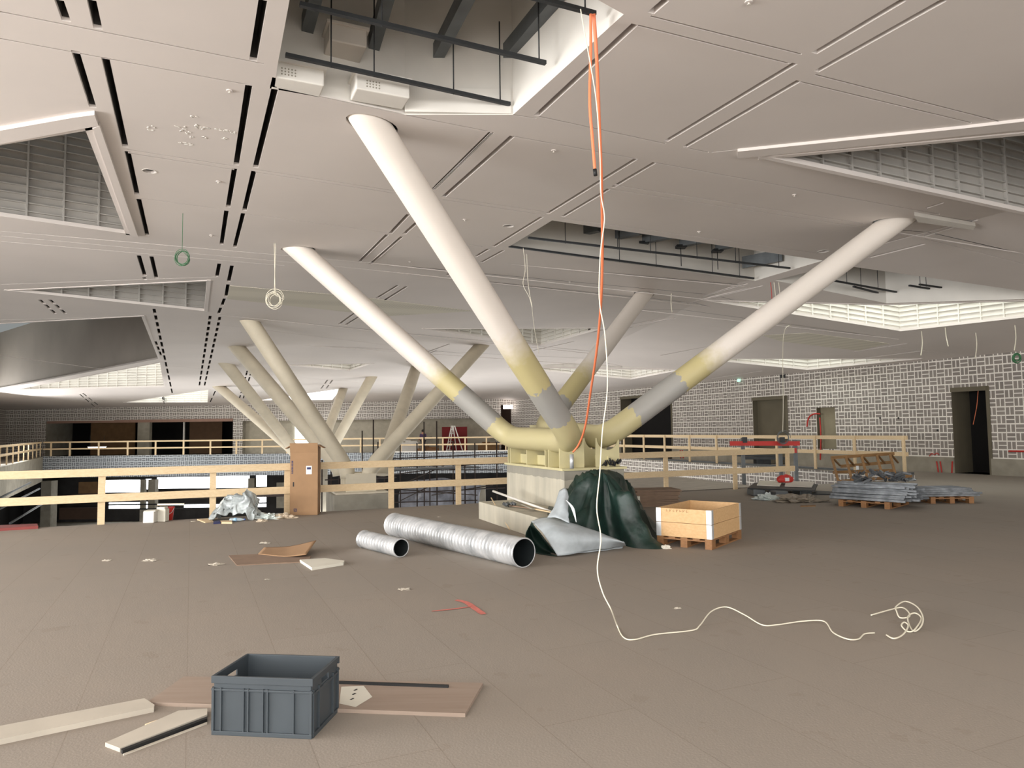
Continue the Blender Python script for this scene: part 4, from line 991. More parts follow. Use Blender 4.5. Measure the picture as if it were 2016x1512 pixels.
def fpoly(name, lab, cat, pts, z, th, m, up=None):
    P = [fl(x, y, z) for x, y in pts]; bm = nb()
    lo = [bm.verts.new((p.x, p.y, z)) for p in P]; hi = [bm.verts.new((p.x, p.y, z+th+(up[i] if up else 0))) for i, p in enumerate(P)]
    if up:
        for i, v in enumerate(lo): v.co.z += up[i]
    bm.faces.new(lo[::-1]); bm.faces.new(hi)
    for i in range(len(P)): bm.faces.new((lo[i], lo[(i+1) % len(P)], hi[(i+1) % len(P)], hi[i]))
    return tag(obj(name, bm, m), lab, cat)
fpoly('wood_scrap', 'small flat wood scrap left of the bottle', 'offcut', [(388, 1024), (412, 1022), (420, 1028), (404, 1030)], 0, .02, M['pine'])
fpoly('wood_scrap', 'small pale wood scrap in front of the rubbish bag', 'offcut', [(434, 1028), (456, 1027), (457, 1031), (436, 1031)], 0, .03, M['pine'])
fpoly('blue_rag', 'small dark blue rag before the rubbish bag', 'rag', [(421, 1029), (432, 1027), (434, 1031), (420, 1032)], 0, .03, M['ink'])
fpoly('red_strip', 'long dark red steel strip on the floor at the left picture edge', 'strip', [(-90, 1051), (-90, 1043), (73, 1036), (75, 1041)], 0.0, .05, mat('brick_red_steel', (128, 52, 46), .6))
# flattened cardboard and boards
fpoly('cardboard_sheet', 'flattened purplish cardboard sheet lying in front of the small duct', 'cardboard', [(450, 1095), (538, 1091), (612, 1096), (608, 1107), (466, 1114)], 0, .012, M['cardd'])
def curl():
    r1 = [fl(508, 1093), fl(560, 1098), fl(603, 1100)]; r2 = [fl(520, 1080), fl(570, 1082), fl(622, 1086)]
    for p_ in r1+r2: p_.z = .02
    r2[2].z = .16; r2[1].z = .05; r1[2].z = .06
    tag(patch('cardboard_sheet', [r1, [(a+b)/2 for a, b in zip(r1, r2)], r2], M['card'], .008, 5), 'curled tan cardboard piece on top of the flattened purplish sheet', 'cardboard')
curl()
fpoly('foam_board', 'small white foam board lying right of the cardboard sheets', 'board', [(590, 1107), (640, 1104), (678, 1109), (676, 1113), (614, 1123)], 0, .035, M['foam'])
for i, (x, y, r, lab) in enumerate(((210, 1104, .05, 'white scrap of film at left beyond the flattened cardboard'), (295, 1104, .07, 'white scrap of film left of the flattened cardboard'), (425, 1112, .07, 'white scrap touching the left end of the flattened cardboard'), (521, 1070, .07, 'white crumpled paper above the flattened cardboard'), (797, 1161, .05, 'torn pale paper scrap on the floor below the long duct'), (527, 1141, .025, 'tiny pale chip on the floor below the foam board'), (864, 1018, .03, 'tiny white chip beyond the long duct'), (1333, 1198, .03, 'tiny white thread scrap near the cable loop'), (302, 1020, .04, 'pale chip by the white container'), (380, 1027, .04, 'pale chip left of the rubbish bag'))):
    blob('litter_scrap', lab, 'litter', tuple(fl(x, y)), (r*1.2, r*.7, r*.3), M['plank'], 11+2*i, .7, 3, 3)
# red spray arrow on the floor
def stroke(name, lab, pts, ws):
    bm = nb(); P = smooth_pts([fl(x, y, .004) for x, y in pts], 5); n = len(P); L_, R_ = [], []
    for i, p_ in enumerate(P):
        d = (P[min(i+1, n-1)]-P[max(0, i-1)]).normalized(); s = V((-d.y, d.x, 0))*ws*(.7+.6*noise.noise(p_*9)**2+.2*math.sin(3.14*i/n))
        L_.append(bm.verts.new(p_+s)); R_.append(bm.verts.new(p_-s))
    for i in range(n-1): bm.faces.new((L_[i], L_[i+1], R_[i+1], R_[i]))
    return bm
mred = mat('red_spray_paint', (202, 116, 104), .9, var=.12, scale=30)
arrow = thing('spray_mark', 'red spray-painted arrow mark on the floor', 'marking', tuple(fl(905, 1195)))
obj('stroke', stroke('s', '', [(850, 1203), (890, 1199), (934, 1193)], .018), mred, arrow, recalc=False)
obj('stroke', stroke('s', '', [(898, 1181), (918, 1186), (936, 1198), (952, 1209)], .035), mred, arrow, recalc=False)
# spiral ducts
def duct(name, lab, a, b, r, coupling=None):
    t = thing(name, lab, 'duct', (a.x, a.y, 0)); L = (b-a).length; d = (b-a)/L
    n = int(L/.012); pts, rad = [], []
    for i in range(n+1):
        s = L*i/n; ph = (s % .08); pts.append(a+d*s); rad.append(r + (.009 if ph < .014 else 0) + (.004 if s < .03 or s > L-.03 else 0))
    bm = nb(); uv = bm.loops.layers.uv.new('UVMap'); tube(bm, pts, rad, 40, uv, [L*i/n for i in range(n+1)], cap=False); obj('spiral_shell', bm, M['spiral'], t)
    bm = nb(); tube(bm, [a+d*.002, b-d*.002], r-.006, 40, cap=False); obj('lining', bm, M['ductin'], t)
    bm = nb()
    for e, s in ((a, 1), (b, -1)):
        R1 = tube(bm, [e, e+d*s*.006], r+.004, 40, cap=False); 
        R2 = tube(bm, [e, e+d*s*.006], r-.006, 40, cap=False)
        for k in range(40): bm.faces.new((R1[0][k], R1[0][(k+1) % 40], R2[0][(k+1) % 40], R2[0][k]))
    obj('rim', bm, M['galv'], t)
    return t
r1 = .175
def dend(px, ybot, r): p_ = fl(px, ybot); p_.z = r; p_.y += r*.25; return p_
dA, dB = dend(775, 1056, r1), dend(1032, 1119, r1)
duct('spiral_duct', 'long spiral-wound galvanised duct lying on the floor', V((dA.x, dA.y+.02, r1+.006)), V((dB.x, dB.y, r1+.006)), r1)
r2_ = .118
dA, dB = dend(716, 1079, r2_), dend(789, 1098, r2_)
duct('spiral_duct', 'short smaller spiral-wound duct beside the long one', V((dA.x, dA.y, r2_+.006)), V((dB.x, dB.y, r2_+.006)), r2_)
# grey folding crate
P0, P1 = fl(414, 1447), fl(615, 1456); w0 = (P1-P0); wl = w0.length; ca = math.atan2(w0.y, w0.x)
cr_ = thing('storage_crate', 'blue-grey plastic stacking crate on the floor in the foreground', 'crate', (P0.x, P0.y, 0), ca)
CL, CD, CH, TT = wl, .41, .325, .008
bm = nb()
box(bm, (CL/2, CD/2, .012), (CL-.03, CD-.03, .02)); lobj('bottom', bm, M['crate'], cr_)
def cwall(name, c_, s, ribs, hole=None, axis=0):
    bm = nb()
    if hole:
        L, H = s; hw, hz0, hz1 = hole
        box(bm, c_(0, hz0/2+.01), (*( (L, TT) if axis == 0 else (TT, L)), hz0-.02)); box(bm, c_(0, (hz1+H)/2), (*((L, TT) if axis == 0 else (TT, L)), H-hz1))
        for sg in (-1, 1):
            wd = (L/2-hw/2); box(bm, c_(sg*(hw/2+wd/2), (hz0+hz1)/2), (*((wd, TT) if axis == 0 else (TT, wd)), hz1-hz0))
    else:
        L, H = s; box(bm, c_(0, H/2), (*((L, TT) if axis == 0 else (TT, L)), H-.02))
    return lobj(name, bm, M['crate'], cr_)
IN = .014
cwall('wall', lambda s, z: (CL/2+s, IN, z), (CL-.03, CH), 0); cwall('wall', lambda s, z: (CL/2+s, CD-IN, z), (CL-.03, CH), 0)
cwall('wall', lambda s, z: (IN, CD/2+s, z), (CD-.03, CH), 0, (.11, .245, .28), 1); cwall('wall', lambda s, z: (CL-IN, CD/2+s, z), (CD-.03, CH), 0, (.11, .245, .28), 1)
bm = nb()   # rim
for c_, s in (((CL/2, .008, CH-.02), (CL, .016, .04)), ((CL/2, CD-.008, CH-.02), (CL, .016, .04)), ((.008, CD/2, CH-.012), (.016, CD-.033, .024)), ((CL-.008, CD/2, CH-.012), (.016, CD-.033, .024)),
              ((CL/2, .006, CH-.075), (CL, .012, .012)), ((CL/2, CD-.006, CH-.075), (CL, .012, .012)), ((.006, CD/2, CH-.09), (.012, CD-.025, .012)), ((CL-.006, CD/2, CH-.09), (.012, CD-.025, .012)), ((CL/2, .008, .012), (CL-.01, .016, .024)), ((CL-.008, CD/2, .012), (.016, CD-.033, .024)), ((CL/2, CD-.008, .012), (CL-.01, .016, .024)), ((.008, CD/2, .012), (.016, CD-.033, .024))): box(bm, c_, s)
lobj('rim', bm, M['crate'], cr_, .002)
for x in (.012, .06, .195, .222, .31, .337, .49, CL-.012):
    for side, y in ((0, .005), (1, CD-.005)):
        bm = nb(); box(bm, (x if side == 0 else x, y, CH/2-.02), (.007 if .03 < x < .5 else .014, .014, CH-.09)); lobj('rib', bm, M['crate'], cr_)
for y in (.02, .1, .31, .39):
    for x in (.005, CL-.005):
        bm = nb(); box(bm, (x, y, CH/2-.02), (.014, .008, CH-.09)); lobj('rib', bm, M['crate'], cr_)
# boards around the crate
def board(name, lab, cat, c4, th, m, z=0.0):
    return fpoly(name, lab, cat, c4, z, th, m)
ply = wood_mat('grimy_plywood', (160, 144, 130), (140, 122, 108), 2)
board('plywood_board', 'worn brown plywood board with a torn sticker under the black strip', 'board', [(290, 1389), (362, 1338), (951, 1351), (916, 1412)], .022, ply)
o = bpy.data.objects['plywood_board']
bm = nb(); pts = [fl(x, y, .023) for x, y in ((672, 1352), (716, 1350), (733, 1372), (700, 1392), (668, 1385))]; bm.faces.new([bm.verts.new(p_) for p_ in pts]); o = obj('torn_sticker', bm, M['foam'], o, recalc=False)
bm = nb(); 
for (x, y) in ((700, 1358), (697, 1366), (693, 1376)):
    p_ = fl(x, y, .0245); box(bm, p_, (.03, .012, .001), Matrix.Rotation(1.1, 3, 'Z'))
obj('sticker_print', bm, M['blk'], o)
bm = nb(); a, b = fl(660, 1343, .03), fl(883, 1351, .03); bar(bm, a, b, .018, .016); tag(obj('black_strip', bm, M['blk']), 'thin black strip lying along the back of the plywood board', 'strip')
board('white_plank', 'long white plank running out of the left picture edge', 'plank', [(-120, 1492), (-80, 1455), (284, 1384), (304, 1397), (303, 1402)], .03, M['plank'])
t = thing('profile_plank', 'pale profiled plank with a black edge running under the crate', 'plank', tuple(fl(225, 1477)))
def fprism(name, pts, z, th, m, parent):
    P = [fl(x, y, z) for x, y in pts]; bm = nb()
    lo = [bm.verts.new((p.x, p.y, z)) for p in P]; hi = [bm.verts.new((p.x, p.y, z+th)) for p in P]
    bm.faces.new(lo[::-1]); bm.faces.new(hi)
    for i in range(len(P)): bm.faces.new((lo[i], lo[(i+1) % len(P)], hi[(i+1) % len(P)], hi[i]))
    return obj(name, bm, m, parent)
fprism('plank', [(207, 1470), (352, 1406), (408, 1402), (408, 1414), (236, 1481)], 0, .022, M['plank'], t)
fprism('seal_strip', [(238, 1482), (408, 1417), (408, 1421), (241, 1485)], 0, .02, M['blk'], t)
fprism('edge_lip', [(242, 1486), (408, 1423), (408, 1426), (244, 1488)], 0, .006, M['plank'], t)
rod('thin_lath', 'thin pale lath on the floor left of the crate', 'lath', fl(286, 1427, .006), fl(366, 1399, .006), .005, M['pine'])
# ---------------------------------------------------------------- tarpaulin mound
tarp = thing('tarpaulin', 'dark green tarpaulin heaped against the plinth', 'tarpaulin', tuple(fl(1180, 1075)))
def mound():
    bm = nb(); NU, NV = 96, 40; vs = []
    # outline at floor (px) and crest in the middle
    base = [(1078, 1060), (1100, 1072), (1150, 1076), (1210, 1070), (1250, 1079), (1310, 1080), (1303, 1062), (1290, 1030), (1262, 1010), (1225, 1000), (1180, 1000), (1120, 1010), (1085, 1030)]
    bp = [fl(x, y) for x, y in base]; bp = smooth_pts(bp+[bp[0]], 8)[:-1]; n = len(bp)
    apex = dp(1187, 930, 10.9)
    for i in range(n):
        row = []
        for j in range(NV+1):
            t = j/NV; p_ = bp[i]
            q_ = p_.lerp(V((apex.x, apex.y, 0)), t)
            ang = math.atan2(p_.y-apex.y, p_.x-apex.x)
            h = apex.z*(math.sin(t*math.pi/2)**(.8+.75*max(0, math.cos(ang))))
            fold = .09*math.sin(ang*6+3.0*t+3.2*noise.noise(V((ang*1.5, t*2.5, 0))))*(math.sin(t*math.pi)**.7) + .04*math.sin(ang*15+5*t)*(1-t)*math.sin(t*math.pi)
            nz = noise.noise(q_*2.3+V((0, 0, 4)))*.22 - abs(noise.noise(q_*3.4+V((3, 1, 0))))*.30 - abs(noise.noise(q_*8))*.07
            rad = (q_ - V((apex.x, apex.y, 0)));
            k = 1 + (fold*1.2)/(rad.length+.25)
            q2 = V((apex.x, apex.y, 0)) + rad*k
            row.append(bm.verts.new((q2.x, q2.y, max(.0, h + nz*math.sin(t*math.pi)))))
        vs.append(row)
    for i in range(n):
        for j in range(NV):
            try:
                f = bm.faces.new((vs[i][j], vs[(i+1) % n][j], vs[(i+1) % n][j+1], vs[i][j+1])); f.smooth = True
            except ValueError: pass
    bmesh.ops.remove_doubles(bm, verts=bm.verts, dist=.001)
    for v in bm.verts:
        q_ = v.co - PLc; u_, v_ = q_.dot(ax), q_.dot(ay)
        if u_ < LN+.06 and v_ > -.04 and v.co.z < 1.02 and v_ < WN+.05:
            v.co += ax*(LN+.06-u_)*(1 if v_ > .05 or u_ > LN-.4 else 1)
        elif v_ <= -.04 and v_ > -SW-.03 and 2.2 > u_ - (S0-PLc).dot(ax) - 1.2 and v.co.z < .36:
            v.co.z = .36 if u_ - (S0-PLc).dot(ax) < 3.43 else v.co.z
    return bm
obj('green_heap', mound(), M['green'], tarp)
# turned-up pale underside and the lining roll
rows = [[dp(1102, 968, 10.75), dp(1112, 962, 10.65), dp(1118, 966, 10.6)], [dp(1092, 998, 10.5), dp(1108, 990, 10.35), dp(1118, 1000, 10.3)], [dp(1078, 1020, 10.3), dp(1098, 1020, 10.1), dp(1120, 1030, 10.05)]]
patch('turned_back_flap', rows, M['greyl'], .01, 5, .02, 8, tarp)
rows = [[dp(1114, 985, 10.25), dp(1124, 1000, 10.2), dp(1133, 1025, 10.1)], [dp(1120, 990, 10.15), dp(1130, 1002, 10.1), dp(1134, 1028, 10.05)]]
patch('white_fold', rows, M['paper'], .008, 5, 0, 8, tarp)
roll = thing('insulation_sheet', 'curved pale grey lined sheet lying in front of the green tarpaulin', 'sheet', tuple(fl(1120, 1090)))
rows = [[dp(1045, 1026, 10.4), dp(1060, 1040, 9.95), dp(1077, 1062, 9.65), V(fl(1098, 1094, .02))],
        [dp(1066, 1019, 10.4), dp(1090, 1032, 9.9), dp(1110, 1056, 9.6), V(fl(1125, 1091, .03))],
        [dp(1095, 1020, 10.3), dp(1125, 1036, 9.95), dp(1150, 1060, 9.7), V(fl(1160, 1085, .03))],
        [dp(1140, 1034, 10.2), dp(1170, 1046, 10.0), dp(1195, 1062, 9.85), V(fl(1200, 1080, .03))],
        [dp(1190, 1052, 10.1), dp(1212, 1060, 10.0), dp(1228, 1068, 9.9), V(fl(1232, 1074, .03))]]
patch('sheet', rows, M['greyl'], .012, 6, .01, 5, roll)
bm = nb(); rg = []
prof = [(1041, 1040), (1036, 1052), (1037, 1070), (1046, 1083), (1060, 1089), (1080, 1092), (1096, 1094)]
edge = [(1046, 1028), (1054, 1040), (1063, 1050), (1072, 1062), (1081, 1074), (1089, 1084), (1097, 1093)]
rows = [[dp(x, y, 10.0-.08*i) if i < 4 else fl(x, y, .015) for i, (x, y) in enumerate(prof)], [dp((x+a)/2, (y+b)/2, 10.35-.09*i) for i, ((x, y), (a, b)) in enumerate(zip(prof, edge))], [dp(x, y, 10.2-.08*i) for i, (x, y) in enumerate(edge)]]
bm.free(); patch('dark_underside', rows, M['green'], .01, 5, 0, 5, roll)
rows = [[fl(1100, 1094, .01), fl(1130, 1090, .01), fl(1170, 1086, .01), fl(1225, 1078, .01)], [fl(1100, 1088, .05), fl(1135, 1082, .06), fl(1175, 1078, .06), fl(1228, 1072, .03)]]
patch('lower_hem', rows, M['greyl'], .01, 5, .01, 5, roll)
blob('white_rag', 'small white rag at the right foot of the green tarpaulin', 'rag', tuple(fl(1310, 1080)), (.08, .05, .05), M['foam'], 21, .5, 3)
fpoly('paper_scrap', 'small white paper scrap at the hem of the tarpaulin', 'paper', [(1215, 1071), (1228, 1067), (1228, 1071), (1216, 1074)], .0, .04, M['paper'])
# ---------------------------------------------------------------- pallet box
F0, L0 = fl(1402, 1083), fl(1295, 1073); vx = (L0-F0); vx.z = 0; vx.normalize(); vy = V((vx.y, -vx.x, 0))
if vy.y < 0: vy = -vy
px_len, py_len = .82, 1.22
angb = math.atan2(vx.y, vx.x)
Rb = Matrix((vx, vy, V((0, 0, 1)))).transposed()
def bp(a, b, z): return F0 + vx*a + vy*b + V((0, 0, z))
def make_pallet(name, label, O_, ux, uy, A, B, m, hgt=.13):
    t = thing(name, label, 'pallet', tuple(O_)); R_ = Matrix((ux, uy, V((0, 0, 1)))).transposed()
    def q(a, b, z): return O_ + ux*a + uy*b + V((0, 0, z))
    for a in (.05, A/2, A-.05):
        bm = nb(); box(bm, q(a, B/2, .011), (.1, B, .022), R_); obj('bottom_board', bm, m, t)
        for b in (.07, B/2, B-.07):
            bm = nb(); box(bm, q(a, b, .061), (.1, .14, .078), R_); obj('block', bm, m, t)
    for b in (.07, B/2, B-.07):
        bm = nb(); box(bm, q(A/2, b, .109), (A, .14, .018), R_); obj('stringer_board', bm, m, t)
    for a in (.05, .2275, A/2, A-.2275, A-.05):
        bm = nb(); box(bm, q(a, B/2, .128), (.1, B, .02), R_); obj('deck_board', bm, m, t)
    return t
make_pallet('wooden_pallet', 'orange-brown wooden pallet under the pine collar box', V(F0), vx, vy, px_len, py_len, M['pallet'])
def collar(label, z0, h=.2):
    t = thing('pallet_collar', label, 'box', tuple(bp(0, 0, z0)))
    T = .02; parts = [((px_len/2, T/2), (px_len, T)), ((px_len/2, py_len-T/2), (px_len, T)), ((T/2, py_len/2), (T, py_len-2*T)), ((px_len-T/2, py_len/2), (T, py_len-2*T))]
    for (a, b), (sx, sy) in parts:
        bm = nb(); box(bm, bp(a, b, z0+h/2), (sx, sy, h-.004), Rb); obj('side_board', bm, M['pineo'], t)
    for a, b in ((0, 0), (px_len, 0), (0, py_len), (px_len, py_len)):
        bm = nb(); sa, sb = (1 if a == 0 else -1), (1 if b == 0 else -1)
        box(bm, bp(a+sa*.035, b-sb*.003, z0+h/2), (.07, .006, h-.004), Rb); box(bm, bp(a-sa*.003, b+sb*.035, z0+h/2), (.006, .07, h-.004), Rb); obj('corner_hinge', bm, M['galv'], t)
    return t
t = collar('lower pine collar of the box, resting on the pallet', .139); t2 = collar('upper pine collar of the box with faded lettering', .341)
bm = nb()
for k in range(7):
    bar(bm, bp(.66-.05*k, -.0015, .50), bp(.635-.05*k, -.0015, .525 if k % 2 else .50), .002, .004); bar(bm, bp(.66-.05*k, -.0015, .49), bp(.66-.05*k, -.0015, .525), .002, .004)
obj('faded_lettering', bm, M['pallet'], t2)
# stacked flattened cartons and white carton behind the tarpaulin
S = V((*fl(1268, 1003)[:2], 0)); random.seed(11)
bm = nb(); box(bm, (0, 0, .012), (1.0, .62, .024)); first = obj('flat_carton', bm, M['cardd']); tag(first, 'flat folded brown carton in the stack behind the green tarpaulin', 'cardboard', 'flat cartons behind the tarpaulin')
for k in range(14):
    o = first if k == 0 else first.copy()
    if k: C.objects.link(o)
    o.location = (S.x+.35+random.uniform(-.04, .04), S.y+.8+random.uniform(-.03, .03), .03*k*.86+.001); o.rotation_euler = (0, 0, .12+random.uniform(-.05, .05))
    ordn = ['lowest', 'second from bottom', 'third from bottom', 'fourth from bottom', 'fifth from bottom', 'sixth from bottom', 'seventh from bottom', 'seventh from top', 'sixth from top', 'fifth from top', 'fourth from top', 'third from top', 'second from top', 'topmost'][k]
    o['label'] = 'flat folded brown carton, %s in the stack behind the green tarpaulin' % ordn
p = fl(1250, 1000); bm = nb(); box(bm, (p.x, p.y+.1, .12), (.24, .14, .24)); tag(obj('white_carton', bm, M['foam'], bevel=.005), 'small white carton in front of the flat carton stack', 'carton')
# ---------------------------------------------------------------- red barrier stand at the slab edge
bs = thing('barrier_stand', 'grey steel post stand with a red board at the edge of the void', 'barrier', tuple(fl(1520, 955)))
DS = 20.6
for x, yt in ((1467, 862), (1541, 862), (1571, 866)):
    a = dp(x, 952, DS+.2); a.z = 0; bt = zof(x, yt, DS+.2); bm = nb(); box(bm, (a.x, a.y+.1, bt/2), (.09, .09, bt)); obj('post', bm, M['steelg'], bs)
a, b = dp(1437, 873, DS), dp(1574, 873, DS+.1); bm = nb(); bar(bm, a, b, .05, .13); obj('red_board', bm, M['red'], bs)
bm = nb(); a = dp(1568, 887, DS+.15); bar(bm, a, dp(1560, 887, DS+.15), .05, .14); obj('red_tab', bm, M['red'], bs)
for x in (1466, 1540):
    p = dp(x, 866, DS); bm = nb(); box(bm, p, (.12, .1, .16)); obj('clamp', bm, M['steeld'], bs)
# wire coil hanging on the stand
def coil(name, lab, c_, r, n, rr, m, up, jit=.1, drop=None):
    bm = nb(); pts = []
    for i in range(n*22+1):
        a = 2*math.pi*i/22; k = 1+jit*noise.noise(V((i*.07, r*9, 0)))
        pts.append(c_ + V((math.cos(a)*r*k, .02*math.sin(a*.37)+.01*i/22, math.sin(a)*r*1.05*k)))
    if drop: pts = smooth_pts(drop, 6)[:-1] + pts
    tube(bm, pts, rr, 6); return tag(obj(name, bm, m), lab, 'cable coil')
def hang(px, py, cy, z0=None):
    t_ = cc(px, py); return t_, V((t_.x, t_.y, zof(px, cy, t_.y)))
t_, c_ = hang(360, 420, 507)
coil('cable_coil', 'green cable coil hanging from the ceiling at upper left', c_+V((-.0, 0, 0)), .115, 6, .005, M['gcable'], 0, .5, [t_, t_.lerp(c_, .5), c_+V((.0, 0, .09))])
t_, c_ = hang(540, 479, 590)
coil('cable_coil', 'white cable coil hanging left of the left column arm', c_, .15, 6, .006, M['wcable'], 0, .7, [t_, t_.lerp(c_, .5)+V((.015, 0, 0)), c_+V((.03, 0, .15)), c_+V((.05, 0, .08))])
def hangs(name, lab, pts, r, m):
    bm = nb(); tube(bm, smooth_pts(pts, 8), r, 6); return tag(obj(name, bm, m), lab, 'cable')
t_ = cc(540, 479); hangs('hanging_cable', 'second white cable doubled beside the coil left of the left arm', [t_+V((.03, 0, 0)), dp(541, 540, t_.y), dp(540, 580, t_.y)], .006, M['wcable'])
t_ = cc(1030, 488); hangs('hanging_cable', 'thin white cable loop hanging left of the orange cables', [t_, dp(1034, 530, t_.y), dp(1030, 560, t_.y), dp(1042, 585, t_.y), dp(1048, 605, t_.y), dp(1040, 560, t_.y), dp(1037, 500, t_.y)], .006, M['wcable'])
hangs('hanging_cable', 'thin pale cable hanging behind the back of the near arm', [cc(1047, 600), dp(1051, 640, cc(1047, 600).y), dp(1061, 696, cc(1047, 600).y)], .008, M['wcable'])
t_ = cc(1322, 578); hangs('hanging_cable', 'short white cable tail hanging right of the back arm', [t_, dp(1321, 595, t_.y), dp(1323, 615, t_.y)], .012, M['wcable'])
t_ = cc(1540, 640); hangs('hanging_cable', 'thin white cable hanging to the red board stand', [t_+V((.3, 0, .0)), dp(1545, 650, 19.5), dp(1541, 700, 19.8), dp(1542, 790, 20.2), dp(1541, 850, 20.4)], .009, M['wcable'])
coil('cable_coil', 'grey wire loop hung over the red board stand', dp(1542, 862, DS-.12), .17, 3, .008, M['steelg'], 0, .4)
for i, x in enumerate((1517, 1524, 1533)):
    t_ = cc(x, 556); hangs('hanging_cable', 'thin cable tail under the open bay behind the right arm, %s of three' % ('left', 'middle', 'right')[i], [t_, dp(x+2, 575, t_.y), dp(x+3, 595, t_.y)], .009, M['red'] if i == 0 else M['wcable'])
for i, (x, y0, y1) in enumerate(((1814, 652, 700), (1861, 645, 682), (1921, 655, 705), (1998, 640, 690))):
    t_ = cc(x, y0); hangs('hanging_cable', 'pale cable tail before the right brick wall top, ' + ('leftmost', 'second', 'third', 'rightmost')[i], [t_, dp(x+2, (y0+y1)/2, t_.y), dp(x-1 if i != 1 else x+6, y1, t_.y)], .014, M['wcable'])
coil('cable_coil', 'small green cable bundle at the wall top near the right picture edge', dp(2004, 705, 18), .09, 4, .012, M['gcable'], 0, .9)
# orange cables and the white cable
DT = 7.2
def oc(seq): return [dp(x, y, D) for x, y, D in seq]
hangs('orange_cable', 'long orange cable hanging from the open bay down to the column foot', oc([(1169, 27, 6.42), (1175, 120, 6.6), (1180, 250, 7.0), (1184, 350, 7.4), (1186, 470, 8.2), (1184, 580, 8.9), (1176, 680, 9.8), (1163, 770, 10.7), (1152, 840, 11.4), (1140, 874, 11.75), (1128, 890, 11.85)]), .017, M['orange'])
o = hangs('orange_cable', 'shorter orange cable with a taped black end hanging beside the long one', oc([(1163, 28, 6.4), (1163, 100, 6.4), (1161, 200, 6.4), (1166, 270, 6.4), (1172, 345, 6.4)]), .015, M['orange'])
bm = nb(); tube(bm, oc([(1171, 333, 6.4), (1172.5, 346, 6.4)]), .018, 8); obj('tape', bm, M['blk'], o)
wc = oc([(1143, 18, 6.3), (1150, 60, 6.3), (1163, 130, 6.3), (1174, 200, 6.35), (1181, 300, 6.4), (1183, 380, 6.45), (1190, 430, 6.5), (1182, 500, 6.5), (1180, 590, 6.45), (1191, 660, 6.4), (1196, 760, 6.35), (1186, 850, 6.3), (1181, 930, 6.25), (1175, 1000, 6.2), (1183, 1060, 6.15), (1176, 1120, 6.05), (1186, 1165, 5.98), (1203, 1200, 5.9)]) + [fl(1215, 1232, .02), fl(1228, 1255, .008), fl(1250, 1259, .008), fl(1290, 1249, .008), fl(1362, 1241, .008), fl(1378, 1231, .02), fl(1400, 1204, .05), fl(1430, 1195, .06), fl(1465, 1210, .04), fl(1500, 1230, .008), fl(1530, 1230, .008), fl(1580, 1223, .02), fl(1622, 1223, .03), fl(1640, 1245, .03), fl(1668, 1258, .03), fl(1690, 1258, .02), fl(1702, 1248, .01), fl(1722, 1246, .008)]
bm = nb(); tube(bm, smooth_pts(wc, 8), .0055, 8); tag(obj('white_cable', bm, M['wcable']), 'long white cable hanging from the open bay and trailing over the floor', 'cable')
lc = [(1715, 1211, .02), (1750, 1201, .03), (1775, 1196, .04), (1788, 1204, .04), (1790, 1214, .03), (1772, 1216, .02), (1765, 1203, .05), (1764, 1194, .06), (1782, 1184, .06), (1805, 1194, .06), (1817, 1214, .05), (1814, 1232, .03), (1800, 1243, .01), (1790, 1230, .03), (1788, 1213, .04), (1802, 1207, .05), (1814, 1218, .04), (1800, 1240, .02), (1787, 1243, .01), (1775, 1232, .03), (1780, 1225, .04), (1788, 1232, .03), (1778, 1249, .02), (1760, 1257, .02), (1745, 1250, .02)]
bm = nb(); tube(bm, smooth_pts([fl(x, y, z) for x, y, z in lc], 8), .006, 8); tag(obj('white_cable', bm, M['wcable']), 'loosely looped white cable end lying on the floor at right', 'cable')
# ---------------------------------------------------------------- steel profile pallets, rack and junk at right
q0 = fl(1752, 1003); u1 = (fl(1660, 997)-q0); u1.z = 0; u1 = u1.normalized(); u2 = V((u1.y, -u1.x, 0)); 
if u2.y < 0: u2 = -u2
make_pallet('wooden_pallet', 'dark wooden pallet under the steel profile heap', V(q0), u1, u2, 1.0, 1.25, M['pallet'])
q1 = fl(1918, 991); make_pallet('wooden_pallet', 'second wooden pallet carrying the neat steel profiles at right', V(q1), V((-1, .05, 0)).normalized(), V((.05, 1, 0)).normalized(), .9, 1.0, M['pallet'])
def profile_mesh(L):
    bm = nb(); w_, h, t_ = .05, .04, .004
    box(bm, (0, 0, t_/2), (L, w_, t_)); box(bm, (0, -w_/2+t_/2, h/2), (L, t_, h)); box(bm, (0, w_/2-t_/2, h/2), (L, t_, h)); return bm
pr = obj('steel_profile', profile_mesh(1.45), M['galvd']); tag(pr, 'grey steel channel in the heap on the dark pallet', 'steel profile', 'steel channels heaped on the dark pallet')
random.seed(5); angu = math.atan2(-u1.y, -u1.x); n = 0
for lay in range(6):
    for k in range((14, 12, 11, 9, 7, 5)[lay]):
        o = pr if n == 0 else pr.copy()
        if n: C.objects.link(o)
        n += 1
        c_ = q0 + u1*(.42+random.uniform(-.14, .14)) + u2*(.05+lay*.07+k*.082) + V((0, 0, .142+lay*.06+random.uniform(0, .01)))
        o.location = c_; o.rotation_euler = (random.choice((0, math.pi, 1.57, 0))if lay > 2 else 0, random.uniform(-.02, .02), angu+random.uniform(-.05, .05))
        if abs(o.rotation_euler[0]-math.pi) < .1: o.location.z += .04
        ln = ('bottom', 'second', 'third', 'fourth', 'fifth', 'topmost')[lay]
        o['label'] = 'grey steel channel in the %s layer of the heap on the dark pallet' % ln; o['group'] = '%s layer of steel channels on the dark pallet' % ln
pb = obj('steel_bracket', profile_mesh(.2), M['galvd']); tag(pb, 'short grey steel bracket in the jumble on top of the heap', 'steel bracket', 'short brackets on the steel heap')
